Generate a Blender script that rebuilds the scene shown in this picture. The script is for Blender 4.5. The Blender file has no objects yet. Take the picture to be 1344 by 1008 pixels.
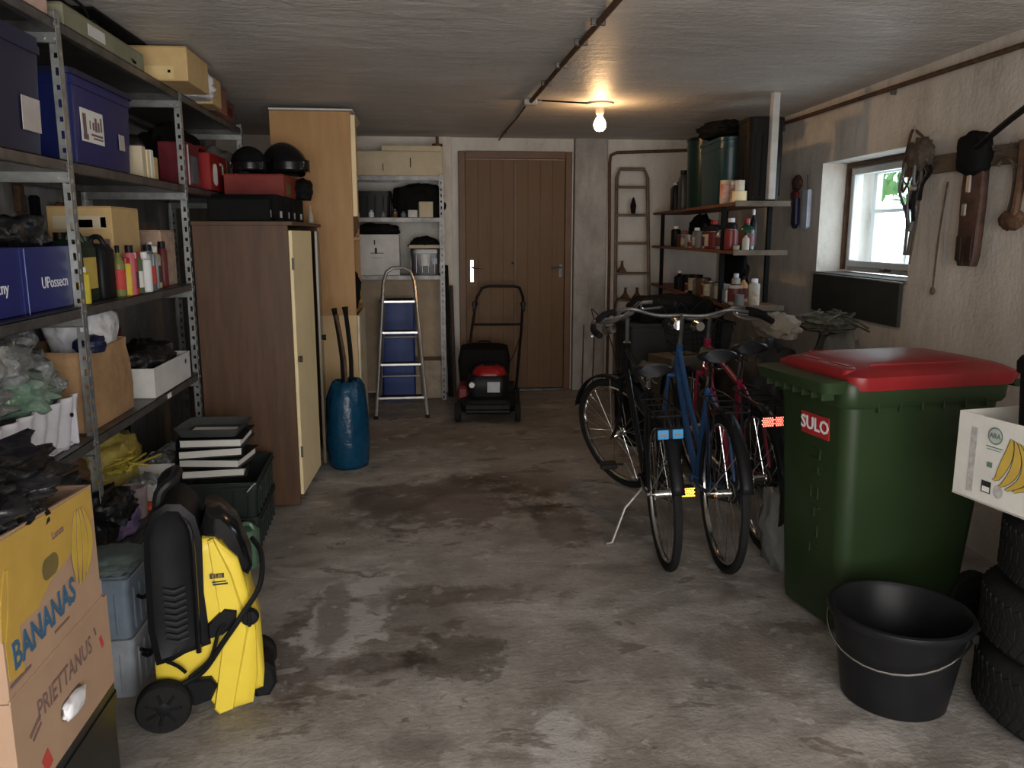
import bpy, bmesh, math, random
from mathutils import Vector, Matrix, noise, Euler
PI = math.pi
random.seed(7)
S = bpy.context.scene
COL = S.collection

# ------------------------------------------------------------------ camera, world, light, exposure
cam_d = bpy.data.cameras.new('camera')
cam_d.sensor_width = 36.0
cam_d.lens = 28.66
cam_d.clip_start = 0.05
cam = bpy.data.objects.new('camera', cam_d)
COL.objects.link(cam)
cam.location = (0, 0, 1.45)
cam.rotation_euler = (math.radians(90 - 10.4), 0, math.radians(-6.4))
S.camera = cam
S.view_settings.view_transform = 'Standard'
S.view_settings.look = 'None'
S.view_settings.gamma = 1.0
S.view_settings.use_curve_mapping = False
S.view_settings.exposure = 0.0

world = bpy.data.worlds.new('sky')
S.world = world
world.use_nodes = True
wn = world.node_tree.nodes
wb = wn['Background']
wb.inputs[0].default_value = (0.78, 0.90, 1.0, 1)
wb.inputs[1].default_value = 9.0

def area_light(name, loc, rot, sx, sy, watts, color):
    d = bpy.data.lights.new(name, 'AREA')
    d.shape = 'RECTANGLE'; d.size = sx; d.size_y = sy
    d.energy = watts; d.color = color
    o = bpy.data.objects.new(name, d)
    COL.objects.link(o)
    o.location = loc; o.rotation_euler = rot
    return o
# overcast daylight through the open garage doorway behind the viewer
area_light('doorway_daylight', (0.45, -1.52, 1.12), (math.radians(90), 0, 0), 3.3, 1.95, 175.0, (0.99, 0.97, 0.95))
# portal that guides the sky light in through the small window in the right wall
pl = area_light('window_portal', (3.06, 4.78, 1.56), (math.radians(90), 0, math.radians(93.5)), 1.1, 0.7, 1.0, (1, 1, 1))
pl.data.cycles.is_portal = True

# ------------------------------------------------------------------ materials
MATS = {}
def mat(name, col, rough=0.6, metal=0.0, var=0.18, vscale=9.0, bump=0.0, bscale=60.0, emit=None, alpha=1.0, col2=None, spec=0.32, coat=0.0, stretch=None):
    if name in MATS: return MATS[name]
    m = bpy.data.materials.new(name); m.use_nodes = True
    nt = m.node_tree; N = nt.nodes; L = nt.links
    b = N['Principled BSDF']
    b.inputs['Roughness'].default_value = rough
    b.inputs['Metallic'].default_value = metal
    b.inputs['Specular IOR Level'].default_value = spec
    b.inputs['Coat Weight'].default_value = coat
    b.inputs['Alpha'].default_value = alpha
    tc = N.new('ShaderNodeTexCoord')
    src = tc.outputs['Object']
    if stretch:
        mp = N.new('ShaderNodeMapping'); mp.inputs['Scale'].default_value = stretch
        L.new(src, mp.inputs['Vector']); src = mp.outputs['Vector']
    nz = N.new('ShaderNodeTexNoise'); nz.inputs['Scale'].default_value = vscale
    nz.inputs['Detail'].default_value = 6; nz.inputs['Roughness'].default_value = 0.62
    L.new(src, nz.inputs['Vector'])
    cr = N.new('ShaderNodeValToRGB')
    cr.color_ramp.elements[0].position = 0.3; cr.color_ramp.elements[1].position = 0.7
    c2 = col2 if col2 else tuple(min(1, c * (1 + var)) for c in col)
    c1 = col if col2 else tuple(c * (1 - var) for c in col)
    cr.color_ramp.elements[0].color = (*c1, 1); cr.color_ramp.elements[1].color = (*c2, 1)
    L.new(nz.outputs['Fac'], cr.inputs['Fac'])
    L.new(cr.outputs['Color'], b.inputs['Base Color'])
    if emit:
        b.inputs['Emission Color'].default_value = (*emit[:3], 1); b.inputs['Emission Strength'].default_value = emit[3]
    if bump > 0:
        n2 = N.new('ShaderNodeTexNoise'); n2.inputs['Scale'].default_value = bscale; n2.inputs['Detail'].default_value = 4
        L.new(src, n2.inputs['Vector'])
        bp = N.new('ShaderNodeBump'); bp.inputs['Strength'].default_value = bump; bp.inputs['Distance'].default_value = 0.01
        L.new(n2.outputs['Fac'], bp.inputs['Height']); L.new(bp.outputs['Normal'], b.inputs['Normal'])
    MATS[name] = m
    return m

def stained(name, base, stops, rough=0.85, scales=(1.3, 7.0, 40.0), bump=0.35, patches=(), streak=None, roughpatch=False, patchamp=1.0, flakes=()):
    """plaster / concrete: three octaves of blotches mixed between tones; patches = list of (x, y, rx, ry, tone) spills with a shape of their own"""
    m = bpy.data.materials.new(name); m.use_nodes = True
    nt = m.node_tree; N = nt.nodes; L = nt.links
    b = N['Principled BSDF']; b.inputs['Roughness'].default_value = rough
    tc = N.new('ShaderNodeTexCoord'); src = tc.outputs['Object']
    if streak:
        mp = N.new('ShaderNodeMapping'); mp.inputs['Scale'].default_value = streak
        L.new(src, mp.inputs['Vector']); s2 = mp.outputs['Vector']
    else: s2 = src
    def nz(sc, det=7, ro=0.6, v=s2, dist=0.0):
        n = N.new('ShaderNodeTexNoise'); n.inputs['Scale'].default_value = sc; n.inputs['Detail'].default_value = det
        n.inputs['Roughness'].default_value = ro; n.inputs['Distortion'].default_value = dist
        L.new(v, n.inputs['Vector']); return n.outputs['Fac']
    def math_(op, a, c):
        n = N.new('ShaderNodeMath'); n.operation = op
        for i, q in enumerate((a, c)):
            if isinstance(q, (int, float)): n.inputs[i].default_value = q
            else: L.new(q, n.inputs[i])
        return n.outputs[0]
    a = nz(scales[0], 8, 0.65, dist=0.6); c = nz(scales[1], 6, 0.6); d = nz(scales[2], 3, 0.6, src)
    f = math_('ADD', math_('ADD', math_('MULTIPLY', a, 0.58), math_('MULTIPLY', c, 0.30)), math_('MULTIPLY', d, 0.12))
    cr = N.new('ShaderNodeValToRGB'); e = cr.color_ramp.elements
    e[0].position = stops[0][0]; e[0].color = (*stops[0][1], 1)
    e[1].position = stops[-1][0]; e[1].color = (*stops[-1][1], 1)
    for p, cc in stops[1:-1]:
        x = e.new(p); x.color = (*cc, 1)
    L.new(f, cr.inputs['Fac'])
    out = cr.outputs['Color']
    if patches:
        sep = N.new('ShaderNodeSeparateXYZ'); L.new(src, sep.inputs[0])
        wob = math_('MULTIPLY', math_('SUBTRACT', nz(2.6, 6, 0.62, src), 0.5), 1.9)
        wob2 = math_('MULTIPLY', math_('SUBTRACT', nz(9.0, 5, 0.7, src), 0.5), 1.6)
        w = math_('MULTIPLY', math_('ADD', wob, wob2), patchamp)
        rf = rough
        for (px, py, rx, ry, tone, soft, amt) in patches:
            dx = math_('DIVIDE', math_('SUBTRACT', sep.outputs[0], px), rx)
            dy = math_('DIVIDE', math_('SUBTRACT', sep.outputs[1], py), ry)
            r = math_('ADD', math_('SQRT', math_('ADD', math_('MULTIPLY', dx, dx), math_('MULTIPLY', dy, dy)), 0), w)
            mr = N.new('ShaderNodeMapRange'); mr.inputs['From Min'].default_value = 1 + soft; mr.inputs['From Max'].default_value = 1 - soft
            mr.inputs['To Min'].default_value = 0; mr.inputs['To Max'].default_value = amt
            L.new(r, mr.inputs['Value'])
            mx = N.new('ShaderNodeMix'); mx.data_type = 'RGBA'; mx.blend_type = 'MULTIPLY' if sum(tone) < 1.5 else 'MIX'
            L.new(mr.outputs[0], mx.inputs[0]); L.new(out, mx.inputs[6]); mx.inputs[7].default_value = (*tone, 1)
            if sum(tone) >= 1.5:
                mx.blend_type = 'MIX'; mx.inputs[7].default_value = (*[t * 0.42 for t in tone], 1)
            out = mx.outputs[2]
    for (sc, th_, wd, colr, amt, stx, dist) in flakes:
        mp2 = N.new('ShaderNodeMapping'); mp2.inputs['Scale'].default_value = stx; L.new(src, mp2.inputs['Vector'])
        n_ = nz(sc, 8, 0.62, mp2.outputs['Vector'], dist)
        mr = N.new('ShaderNodeMapRange'); mr.inputs['From Min'].default_value = th_; mr.inputs['From Max'].default_value = th_ + wd
        mr.inputs['To Min'].default_value = 0; mr.inputs['To Max'].default_value = amt; L.new(n_, mr.inputs['Value'])
        mx = N.new('ShaderNodeMix'); mx.data_type = 'RGBA'; L.new(mr.outputs[0], mx.inputs[0]); L.new(out, mx.inputs[6]); mx.inputs[7].default_value = (*colr, 1)
        out = mx.outputs[2]
    L.new(out, b.inputs['Base Color'])
    if roughpatch:
        rr = N.new('ShaderNodeMapRange'); rr.inputs['From Min'].default_value = 0.35; rr.inputs['From Max'].default_value = 0.62
        rr.inputs['To Min'].default_value = 0.42; rr.inputs['To Max'].default_value = 0.9
        L.new(f, rr.inputs['Value']); L.new(rr.outputs[0], b.inputs['Roughness'])
    bp = N.new('ShaderNodeBump'); bp.inputs['Strength'].default_value = bump; bp.inputs['Distance'].default_value = 0.02
    hs = math_('ADD', c, math_('MULTIPLY', d, 0.5))
    L.new(hs, bp.inputs['Height']); L.new(bp.outputs['Normal'], b.inputs['Normal'])
    return m

def glass(name, tint=(0.95, 0.98, 1.0), refl=0.12):
    if name in MATS: return MATS[name]
    m = bpy.data.materials.new(name); m.use_nodes = True
    nt = m.node_tree; N = nt.nodes; L = nt.links
    N.remove(N['Principled BSDF'])
    t = N.new('ShaderNodeBsdfTransparent'); t.inputs[0].default_value = (*tint, 1)
    g = N.new('ShaderNodeBsdfGlossy'); g.inputs['Roughness'].default_value = 0.03
    mx = N.new('ShaderNodeMixShader'); mx.inputs[0].default_value = refl
    L.new(t.outputs[0], mx.inputs[1]); L.new(g.outputs[0], mx.inputs[2]); L.new(mx.outputs[0], N['Material Output'].inputs[0])
    MATS[name] = m
    return m

BLACK = mat('black_plastic', (0.008, 0.008, 0.009), 0.42, spec=.14)
BLACKM = mat('black_matt', (0.007, 0.007, 0.007), 0.85, spec=.12, bump=0.3, bscale=90)
BLACKG = mat('black_gloss', (0.006, 0.006, 0.007), 0.18, spec=0.35)
BAGB = mat('black_bag', (0.007, 0.007, 0.008), 0.30, bump=1.0, bscale=22, spec=.35)
RUB = mat('rubber', (0.013, 0.013, 0.013), 0.85, spec=.12, bump=0.25, bscale=120)
STEEL = mat('galvanised_steel', (0.34, 0.35, 0.34), 0.38, 0.75, var=0.3, vscale=14)
STEELD = mat('dark_steel', (0.13, 0.125, 0.12), 0.42, 0.7, var=0.4, vscale=12)
CHROME = mat('chrome', (0.62, 0.62, 0.60), 0.16, 1.0, var=0.1)
ALU = mat('aluminium', (0.55, 0.54, 0.52), 0.32, 0.9, var=0.15)
BLUE = mat('blue_plastic', (0.010, 0.016, 0.105), 0.36, var=0.1)
BLUED = mat('dark_blue_plastic', (0.010, 0.013, 0.045), 0.42, var=0.15)
WHITE = mat('white_card', (0.55, 0.54, 0.52), 0.7, var=0.12)
WHITEP = mat('white_plastic', (0.62, 0.62, 0.62), 0.4, var=0.06)
CARD = mat('cardboard', (0.30, 0.18, 0.10), 0.85, var=0.16, vscale=5)
CARDY = mat('yellow_card', (0.48, 0.33, 0.15), 0.8, var=0.14, vscale=6)
CARDL = mat('light_card', (0.50, 0.43, 0.30), 0.8, var=0.12, vscale=6)
TAN = mat('brown_paper', (0.33, 0.20, 0.10), 0.85, var=0.22, vscale=10, bump=0.8, bscale=18)
RED = mat('red_gloss', (0.26, 0.010, 0.010), 0.35, var=0.12)
REDD = mat('dark_red', (0.11, 0.012, 0.012), 0.45, var=0.2)
YEL = mat('yellow_plastic', (0.66, 0.50, 0.050), 0.38, var=0.04)
GREEN = mat('green_plastic', (0.017, 0.032, 0.011), 0.40, var=0.12, vscale=3)
PETROL = mat('petrol_plastic', (0.006, 0.030, 0.034), 0.35, var=0.2)
WOODD = mat('brown_veneer', (0.080, 0.040, 0.020), 0.5, var=0.22, vscale=5, stretch=(6, 6, 0.6))
WOODP = mat('ply_panel', (0.38, 0.205, 0.075), 0.5, var=0.13, vscale=4, stretch=(5, 5, 0.7))
CREAM = mat('cream_board', (0.76, 0.62, 0.36), 0.5, var=0.07, vscale=4)
PINE = mat('pine_board', (0.46, 0.33, 0.16), 0.6, var=0.2, vscale=6, stretch=(1, 6, 6))
REDWOOD = mat('red_brown_board', (0.16, 0.055, 0.028), 0.55, var=0.25, vscale=8)
RUST = mat('rusty_metal', (0.10, 0.055, 0.032), 0.7, 0.2, var=0.4, vscale=22, bump=0.4)
LEATHER = mat('brown_leather', (0.055, 0.027, 0.019), 0.6, var=0.5, vscale=25, bump=0.3)
GREY = mat('grey_plastic', (0.12, 0.13, 0.14), 0.45)
GREYL = mat('light_grey_plastic', (0.30, 0.33, 0.36), 0.4)
OLIVE = mat('olive_card', (0.20, 0.20, 0.13), 0.7)
PINK = mat('pink_card', (0.52, 0.36, 0.29), 0.8)
FOIL = mat('clear_film', (0.42, 0.44, 0.44), 0.16, 0.35, var=0.5, vscale=16, bump=1.0, bscale=30, col2=(0.12, 0.13, 0.12))
FILMW = mat('white_film', (0.62, 0.62, 0.65), 0.35, var=0.12, vscale=12, bump=0.8, bscale=20)
BLUEBAG = mat('blue_sack', (0.004, 0.042, 0.090), 0.26, var=0.25, vscale=14, bump=0.7, bscale=22)
PAPER = mat('paper', (0.66, 0.65, 0.61), 0.8, var=0.05)
PRINTK = mat('black_ink', (0.02, 0.02, 0.02), 0.6, var=0)
PRINTB = mat('blue_ink', (0.035, 0.095, 0.17), 0.7, var=0)
PRINTBR = mat('brown_ink', (0.15, 0.09, 0.08), 0.8, var=0)
PRINTR = mat('red_ink', (0.42, 0.05, 0.04), 0.7, var=0)
PRINTG = mat('green_ink', (0.06, 0.22, 0.12), 0.7, var=0)
PRINTY = mat('yellow_ink', (0.40, 0.255, 0.050), 0.75, var=0.1)
PRINTW = mat('white_ink', (0.70, 0.70, 0.72), 0.5, var=0)

# ------------------------------------------------------------------ mesh collector
def catmull(pts, k=6, closed=False):
    P = [Vector(p) for p in pts]; n = len(P); out = []
    rng = range(n) if closed else range(n - 1)
    for i in rng:
        p0 = P[(i - 1) % n] if closed or i > 0 else P[0]
        p1 = P[i]; p2 = P[(i + 1) % n]
        p3 = P[(i + 2) % n] if closed or i + 2 < n else P[-1]
        for j in range(k):
            t = j / k
            out.append(0.5 * ((2 * p1) + (p2 - p0) * t + (2 * p0 - 5 * p1 + 4 * p2 - p3) * t * t + (3 * p1 - p0 - 3 * p2 + p3) * t ** 3))
    if not closed: out.append(P[-1])
    return out

def rrect(hx, hy, r, n=4, cx=0, cy=0):
    r = min(r, hx * 0.999, hy * 0.999); out = []
    for (sx, sy, a0) in ((1, 1, 0), (-1, 1, 90), (-1, -1, 180), (1, -1, 270)):
        for i in range(n + 1):
            a = math.radians(a0 + 90 * i / n)
            out.append((cx + sx * (hx - r) + r * math.cos(a), cy + sy * (hy - r) + r * math.sin(a)))
    return out

class G:
    def __init__(s): s.v = []; s.f = []; s.m = []; s.M = Matrix.Identity(4)
    def add(s, vs, fs, mi=0):
        o = len(s.v); s.v += [s.M @ Vector(p) for p in vs]
        s.f += [tuple(o + i for i in f) for f in fs]; s.m += [mi] * len(fs); return s
    def box(s, c, d, bev=0.0, rz=0.0, rot=None, mi=0, seg=1, taper=None):
        hx, hy, hz = d[0] / 2, d[1] / 2, d[2] / 2
        R = (rot if rot is not None else Matrix.Rotation(rz, 4, 'Z')); T = Matrix.Translation(c) @ R
        if bev <= 0 and not taper:
            vs = [(x * hx, y * hy, z * hz) for x in (-1, 1) for y in (-1, 1) for z in (-1, 1)]
            fs = [(0, 1, 3, 2), (4, 6, 7, 5), (0, 4, 5, 1), (2, 3, 7, 6), (0, 2, 6, 4), (1, 5, 7, 3)]
            return s.add([T @ Vector(v) for v in vs], fs, mi)
        bm = bmesh.new(); bmesh.ops.create_cube(bm, size=1)
        for v in bm.verts:
            k = taper if (taper and v.co.z < 0) else 1.0
            v.co.x *= 2 * hx * k; v.co.y *= 2 * hy * k; v.co.z *= 2 * hz
        if bev > 0:
            b = min(bev, 0.45 * min(d))
            bmesh.ops.bevel(bm, geom=bm.edges[:] , offset=b, segments=seg, affect='EDGES', profile=0.6)
        bm.verts.index_update()
        s.add([T @ v.co for v in bm.verts], [tuple(v.index for v in f.verts) for f in bm.faces], mi); bm.free(); return s
    def rings(s, R, cap0=True, cap1=True, closed=False, mi=0):
        n = len(R[0]); vs = [p for r in R for p in r]; fs = []
        k = len(R)
        for i in range(k if closed else k - 1):
            a = i * n; b = ((i + 1) % k) * n
            for j in range(n): fs.append((a + j, a + (j + 1) % n, b + (j + 1) % n, b + j))
        if cap0 and not closed: fs.append(tuple(range(n - 1, -1, -1)))
        if cap1 and not closed: fs.append(tuple((k - 1) * n + j for j in range(n)))
        return s.add(vs, fs, mi)
    def lathe(s, prof, n=20, c=(0, 0, 0), rot=None, cap0=True, cap1=True, mi=0):
        T = Matrix.Translation(c) @ (rot if rot is not None else Matrix.Identity(4))
        R = [[T @ Vector((max(r, 1e-5) * math.cos(2 * PI * j / n), max(r, 1e-5) * math.sin(2 * PI * j / n), z)) for j in range(n)] for r, z in prof]
        return s.rings(R, cap0, cap1, mi=mi)
    def cyl(s, p0, p1, r0, r1=None, n=10, caps=True, mi=0):
        if r1 is None: r1 = r0
        p0 = Vector(p0); p1 = Vector(p1); d = (p1 - p0)
        q = d.to_track_quat('Z', 'Y').to_matrix().to_4x4()
        return s.lathe([(r0, 0), (r1, d.length)], n, p0, q, caps, caps, mi)
    def tube(s, pts, r, n=8, closed=False, smooth=0, mi=0, flat=1.0):
        if smooth: pts = catmull(pts, smooth, closed)
        P = [Vector(p) for p in pts]; k = len(P); R = []
        up = None
        for i in range(k):
            a = P[(i - 1) % k] if (closed or i > 0) else P[0]
            b = P[(i + 1) % k] if (closed or i < k - 1) else P[-1]
            t = (b - a)
            if t.length < 1e-9: t = Vector((0, 0, 1))
            t.normalize()
            if up is None:
                up = Vector((0, 0, 1)) if abs(t.z) < 0.9 else Vector((1, 0, 0))
            u = (up - t * up.dot(t))
            if u.length < 1e-6: u = t.orthogonal()
            u.normalize(); w = t.cross(u); up = u
            rr = r[i] if isinstance(r, (list, tuple)) else r
            R.append([P[i] + u * (rr * flat * math.cos(2 * PI * j / n)) + w * (rr * math.sin(2 * PI * j / n)) for j in range(n)])
        return s.rings(R, True, True, closed, mi)
    def loft(s, secs, n=4, cap0=True, cap1=True, mi=0):
        """secs = [(z, hx, hy, r, cx, cy)]"""
        R = [[(x, y, z) for x, y in rrect(hx, hy, r, n, cx, cy)] for (z, hx, hy, r, cx, cy) in secs]
        return s.rings(R, cap0, cap1, mi=mi)
    def slab(s, poly, layers, mi=0):
        """a side outline (x, z) swept over y: layers = [(y, inset)], the inset shrinks about the outline's centre"""
        cx = sum(p[0] for p in poly) / len(poly); cz = sum(p[1] for p in poly) / len(poly)
        w = max(p[0] for p in poly) - min(p[0] for p in poly); h = max(p[1] for p in poly) - min(p[1] for p in poly)
        R = []
        for y, i in layers:
            kx = 1 - 2 * i / w; kz = 1 - 2 * i / h
            R.append([(cx + (x - cx) * kx, y, cz + (z - cz) * kz) for x, z in poly])
        return s.rings(R, mi=mi)
    def blob(s, c, r, amp=0.18, fr=2.2, sub=3, seed=0, floor=None, ridged=True, mi=0, rz=0, box=0.0):
        bm = bmesh.new(); bmesh.ops.create_icosphere(bm, subdivisions=sub, radius=1)
        sd = Vector((seed * 3.1, seed * 1.7, seed * 0.9)); T = Matrix.Translation(c) @ Matrix.Rotation(rz, 4, 'Z')
        for v in bm.verts:
            d = v.co.normalized()
            n = noise.noise(d * fr + sd) + 0.5 * noise.noise(d * fr * 2.3 + sd)
            if ridged:
                n1 = noise.noise(d * fr + sd); n2 = noise.noise(d * fr * 2.4 + sd * 2); n3 = noise.noise(d * fr * 6 + sd)
                n = (n1 * n1 + .004) ** .5 * 1.5 + (n2 * n2 + .003) ** .5 * .7 + (n3 * n3 + .003) ** .5 * .22 - .5
            k = 1 + (min(amp * .8, .30) if ridged else amp) * n
            if box:
                m = max(abs(d.x), abs(d.y), abs(d.z)); k *= (1 - box) + box / m
            v.co = Vector((d.x * r[0] * k, d.y * r[1] * k, d.z * r[2] * k))
        vs = []
        for v in bm.verts:
            p = T @ v.co
            if floor is not None and p.z < floor: p.z = floor
            vs.append(p)
        bm.verts.index_update()
        s.add(vs, [tuple(v.index for v in f.verts) for f in bm.faces], mi); bm.free(); return s
    def grid(s, fn, nu, nv, closed_u=False, mi=0):
        vs = [fn(i / nu, j / nv) for i in range(nu + 1) for j in range(nv + 1)]
        fs = [(i * (nv + 1) + j, (i + 1) * (nv + 1) + j, (i + 1) * (nv + 1) + j + 1, i * (nv + 1) + j + 1) for i in range(nu) for j in range(nv)]
        return s.add(vs, fs, mi)
    def poly(s, pts, h, mi=0):
        """thin flat plate from a local (x, y) outline, thickness h along local z"""
        n = len(pts); vs = [(x, y, 0) for x, y in pts] + [(x, y, h) for x, y in pts]
        fs = [tuple(range(n - 1, -1, -1)), tuple(range(n, 2 * n))] + [(i, (i + 1) % n, n + (i + 1) % n, n + i) for i in range(n)]
        return s.add(vs, fs, mi)

def O(name, g, m, parent=None, smooth=True, ang=35, label=None, kind=None):
    me = bpy.data.meshes.new(name)
    me.from_pydata([tuple(v) for v in g.v], [], g.f)
    ms = m if isinstance(m, (list, tuple)) else [m]
    for q in ms: me.materials.append(q)
    if len(ms) > 1: me.polygons.foreach_set('material_index', g.m)
    me.update()
    bm = bmesh.new(); bm.from_mesh(me); bmesh.ops.recalc_face_normals(bm, faces=bm.faces); bm.to_mesh(me); bm.free()
    if smooth:
        me.polygons.foreach_set('use_smooth', [True] * len(me.polygons))
        me.set_sharp_from_angle(angle=math.radians(ang))
    o = bpy.data.objects.new(name, me); COL.objects.link(o)
    if parent: o.parent = parent
    if label: o['label'] = label
    if kind: o['kind'] = kind
    return o
def tag(o, label, cat, group=None, kind=None):
    o['label'] = label; o['category'] = cat
    if group: o['group'] = group
    if kind: o['kind'] = kind
    return o
def T(name, label, cat, loc=(0, 0, 0), rz=0.0, group=None, rot=None):
    o = bpy.data.objects.new(name, None); COL.objects.link(o); o.empty_display_size = 0.05
    o.location = loc; o.rotation_euler = rot if rot else (0, 0, rz)
    return tag(o, label, cat, group)
def TO(name, g, m, label, cat, loc=(0, 0, 0), rz=0.0, group=None, rot=None, smooth=True, ang=35, kind=None):
    o = O(name, g, m, None, smooth, ang); o.location = loc; o.rotation_euler = rot if rot else (0, 0, rz)
    return tag(o, label, cat, group, kind)
def ST(name, g, m, parent=None, smooth=False):
    o = O(name, g, m, parent, smooth)
    if parent is None: o['kind'] = 'structure'
    return o
def text(s, size, m, parent, M, name='lettering', thick=0.0005, sx=1.0, bold=0.0, align='CENTER'):
    c = bpy.data.curves.new(name, 'FONT'); c.body = s; c.size = size; c.extrude = thick; c.offset = bold
    c.align_x = align; c.align_y = 'CENTER'; c.resolution_u = 2
    tmp = bpy.data.objects.new('tmp', c); COL.objects.link(tmp)
    me = bpy.data.meshes.new_from_object(tmp)
    bpy.data.objects.remove(tmp); bpy.data.curves.remove(c)
    me.transform(M @ Matrix.Diagonal((sx, 1, 1, 1)))
    me.materials.clear(); me.materials.append(m)
    o = bpy.data.objects.new(name, me); COL.objects.link(o); o.parent = parent
    return o
def plane_px(x, y, z):   # text plane facing +X: reads along -Y ... right-hand side of the reader is -Y? (reader stands at +X looking to -X: right = +Y)
    return Matrix.Translation((x, y, z)) @ Matrix(((0, 0, 1, 0), (1, 0, 0, 0), (0, 1, 0, 0), (0, 0, 0, 1)))
def plane_my(x, y, z):   # facing -Y: right = +X
    return Matrix.Translation((x, y, z)) @ Matrix(((1, 0, 0, 0), (0, 0, -1, 0), (0, 1, 0, 0), (0, 0, 0, 1)))
def plane_mx(x, y, z):   # facing -X: right = -Y
    return Matrix.Translation((x, y, z)) @ Matrix(((0, 0, -1, 0), (-1, 0, 0, 0), (0, 1, 0, 0), (0, 0, 0, 1)))
def copy_thing(o, loc, rz, label, group=None):
    c = o.copy(); COL.objects.link(c); c.location = loc; c.rotation_euler = (0, 0, rz); c['label'] = label
    if group: c['group'] = group
    for ch in list(o.children):
        d = ch.copy(); COL.objects.link(d); d.parent = c
        for g in list(ch.children):
            e = g.copy(); COL.objects.link(e); e.parent = d
    return c
def wallx(y): return 2.54 + 0.062 * (y - 3.37)
WALLROT = math.atan(-0.062)

# ------------------------------------------------------------------ the room
FLOOR = stained('concrete_floor', None, [(0.32, (0.11, 0.095, 0.083)), (0.44, (0.20, 0.18, 0.162)), (0.54, (0.30, 0.275, 0.252)), (0.66, (0.42, 0.395, 0.37))],
    0.7, (1.5, 7.0, 55.0), 0.3, streak=(1.0, 1.3, 1), roughpatch=True, flakes=[
    (2.3, 0.60, 0.03, (0.47, 0.445, 0.42), 0.38, (1, 1.7, 1), 0.7), (3.4, 0.60, 0.03, (0.085, 0.062, 0.050), 0.60, (1, 1.6, 1), 0.5), (9.0, 0.62, 0.05, (0.50, 0.48, 0.45), 0.45, (1, 1, 1), 0.2), (14.0, 0.60, 0.05, (0.10, 0.085, 0.075), 0.40, (1, 1.3, 1), 0.4)], patches=[
    (0.12, 4.35, 0.50, 0.42, (0.36, 0.29, 0.25), 0.25, 0.8), (0.62, 4.6, 0.30, 0.40, (0.40, 0.30, 0.24), 0.3, 0.7),
    (0.10, 2.62, 0.17, 0.17, (0.42, 0.40, 0.37), 0.10, 0.85), (-0.42, 2.80, 0.13, 0.40, (0.36, 0.30, 0.28), 0.15, 0.8),
    (-0.30, 2.95, 0.14, 0.42, (1.10, 1.06, 1.03), 0.12, 0.65), (0.15, 3.12, 0.32, 0.10, (0.42, 0.37, 0.34), 0.2, 0.75),
    (0.70, 3.9, 0.14, 0.25, (0.42, 0.36, 0.32), 0.2, 0.7), (0.95, 5.0, 0.40, 0.35, (1.0, 0.98, 0.97), 0.4, 0.3),
    (-0.22, 2.62, 0.20, 0.10, (0.36, 0.30, 0.28), 0.15, 0.75), (-0.36, 3.05, 0.05, 0.30, (0.40, 0.33, 0.30), 0.2, 0.75), (1.15, 2.55, 0.18, 0.25, (0.42, 0.36, 0.32), 0.25, 0.6), (0.2, 5.9, 0.9, 0.5, (0.55, 0.48, 0.42), 0.5, 0.6),
    (0.38, 2.12, 0.10, 0.18, (1.15, 1.11, 1.08), 0.2, 0.6), (1.25, 1.98, 0.12, 0.08, (1.1, 1.0, 0.92), 0.2, 0.6)], patchamp=1.45)
g = G(); g.box((0.5, 3.1, -0.05), (5.2, 9.7, 0.1)); ST('floor', g, FLOOR)
CEIL = stained('ceiling_plaster', None, [(0.30, (0.40, 0.37, 0.34)), (0.46, (0.49, 0.46, 0.43)), (0.56, (0.54, 0.51, 0.48)), (0.68, (0.62, 0.60, 0.57))],
    0.5, (0.9, 5.0, 30.0), 0.55, streak=(0.8, 2.2, 1), flakes=[(3.6, 0.60, 0.06, (0.66, 0.64, 0.61), 0.55, (0.8, 2.4, 1), 0.6)])
g = G(); g.box((0.5, 3.1, 2.35), (5.2, 9.7, 0.1)); ST('ceiling', g, CEIL)
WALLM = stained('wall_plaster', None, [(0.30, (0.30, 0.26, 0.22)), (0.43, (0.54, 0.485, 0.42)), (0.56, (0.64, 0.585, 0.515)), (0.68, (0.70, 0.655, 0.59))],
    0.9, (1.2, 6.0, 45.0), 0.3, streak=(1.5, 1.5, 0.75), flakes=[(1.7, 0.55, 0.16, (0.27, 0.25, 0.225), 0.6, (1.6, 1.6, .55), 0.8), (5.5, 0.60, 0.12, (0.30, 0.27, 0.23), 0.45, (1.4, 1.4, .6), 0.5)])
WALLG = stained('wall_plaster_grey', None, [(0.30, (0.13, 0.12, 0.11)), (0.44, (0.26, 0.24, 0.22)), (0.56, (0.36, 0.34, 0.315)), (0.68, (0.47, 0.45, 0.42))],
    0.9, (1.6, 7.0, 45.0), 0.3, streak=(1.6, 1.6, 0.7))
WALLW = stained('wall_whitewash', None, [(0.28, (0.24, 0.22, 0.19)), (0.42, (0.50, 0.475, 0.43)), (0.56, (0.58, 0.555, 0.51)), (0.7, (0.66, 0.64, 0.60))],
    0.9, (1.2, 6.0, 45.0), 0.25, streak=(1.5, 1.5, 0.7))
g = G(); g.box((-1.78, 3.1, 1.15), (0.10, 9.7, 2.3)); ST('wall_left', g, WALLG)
g = G(); g.box((0.55, 7.62, 1.15), (4.8, 0.14, 2.3)); ST('wall_back', g, WALLW)
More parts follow.
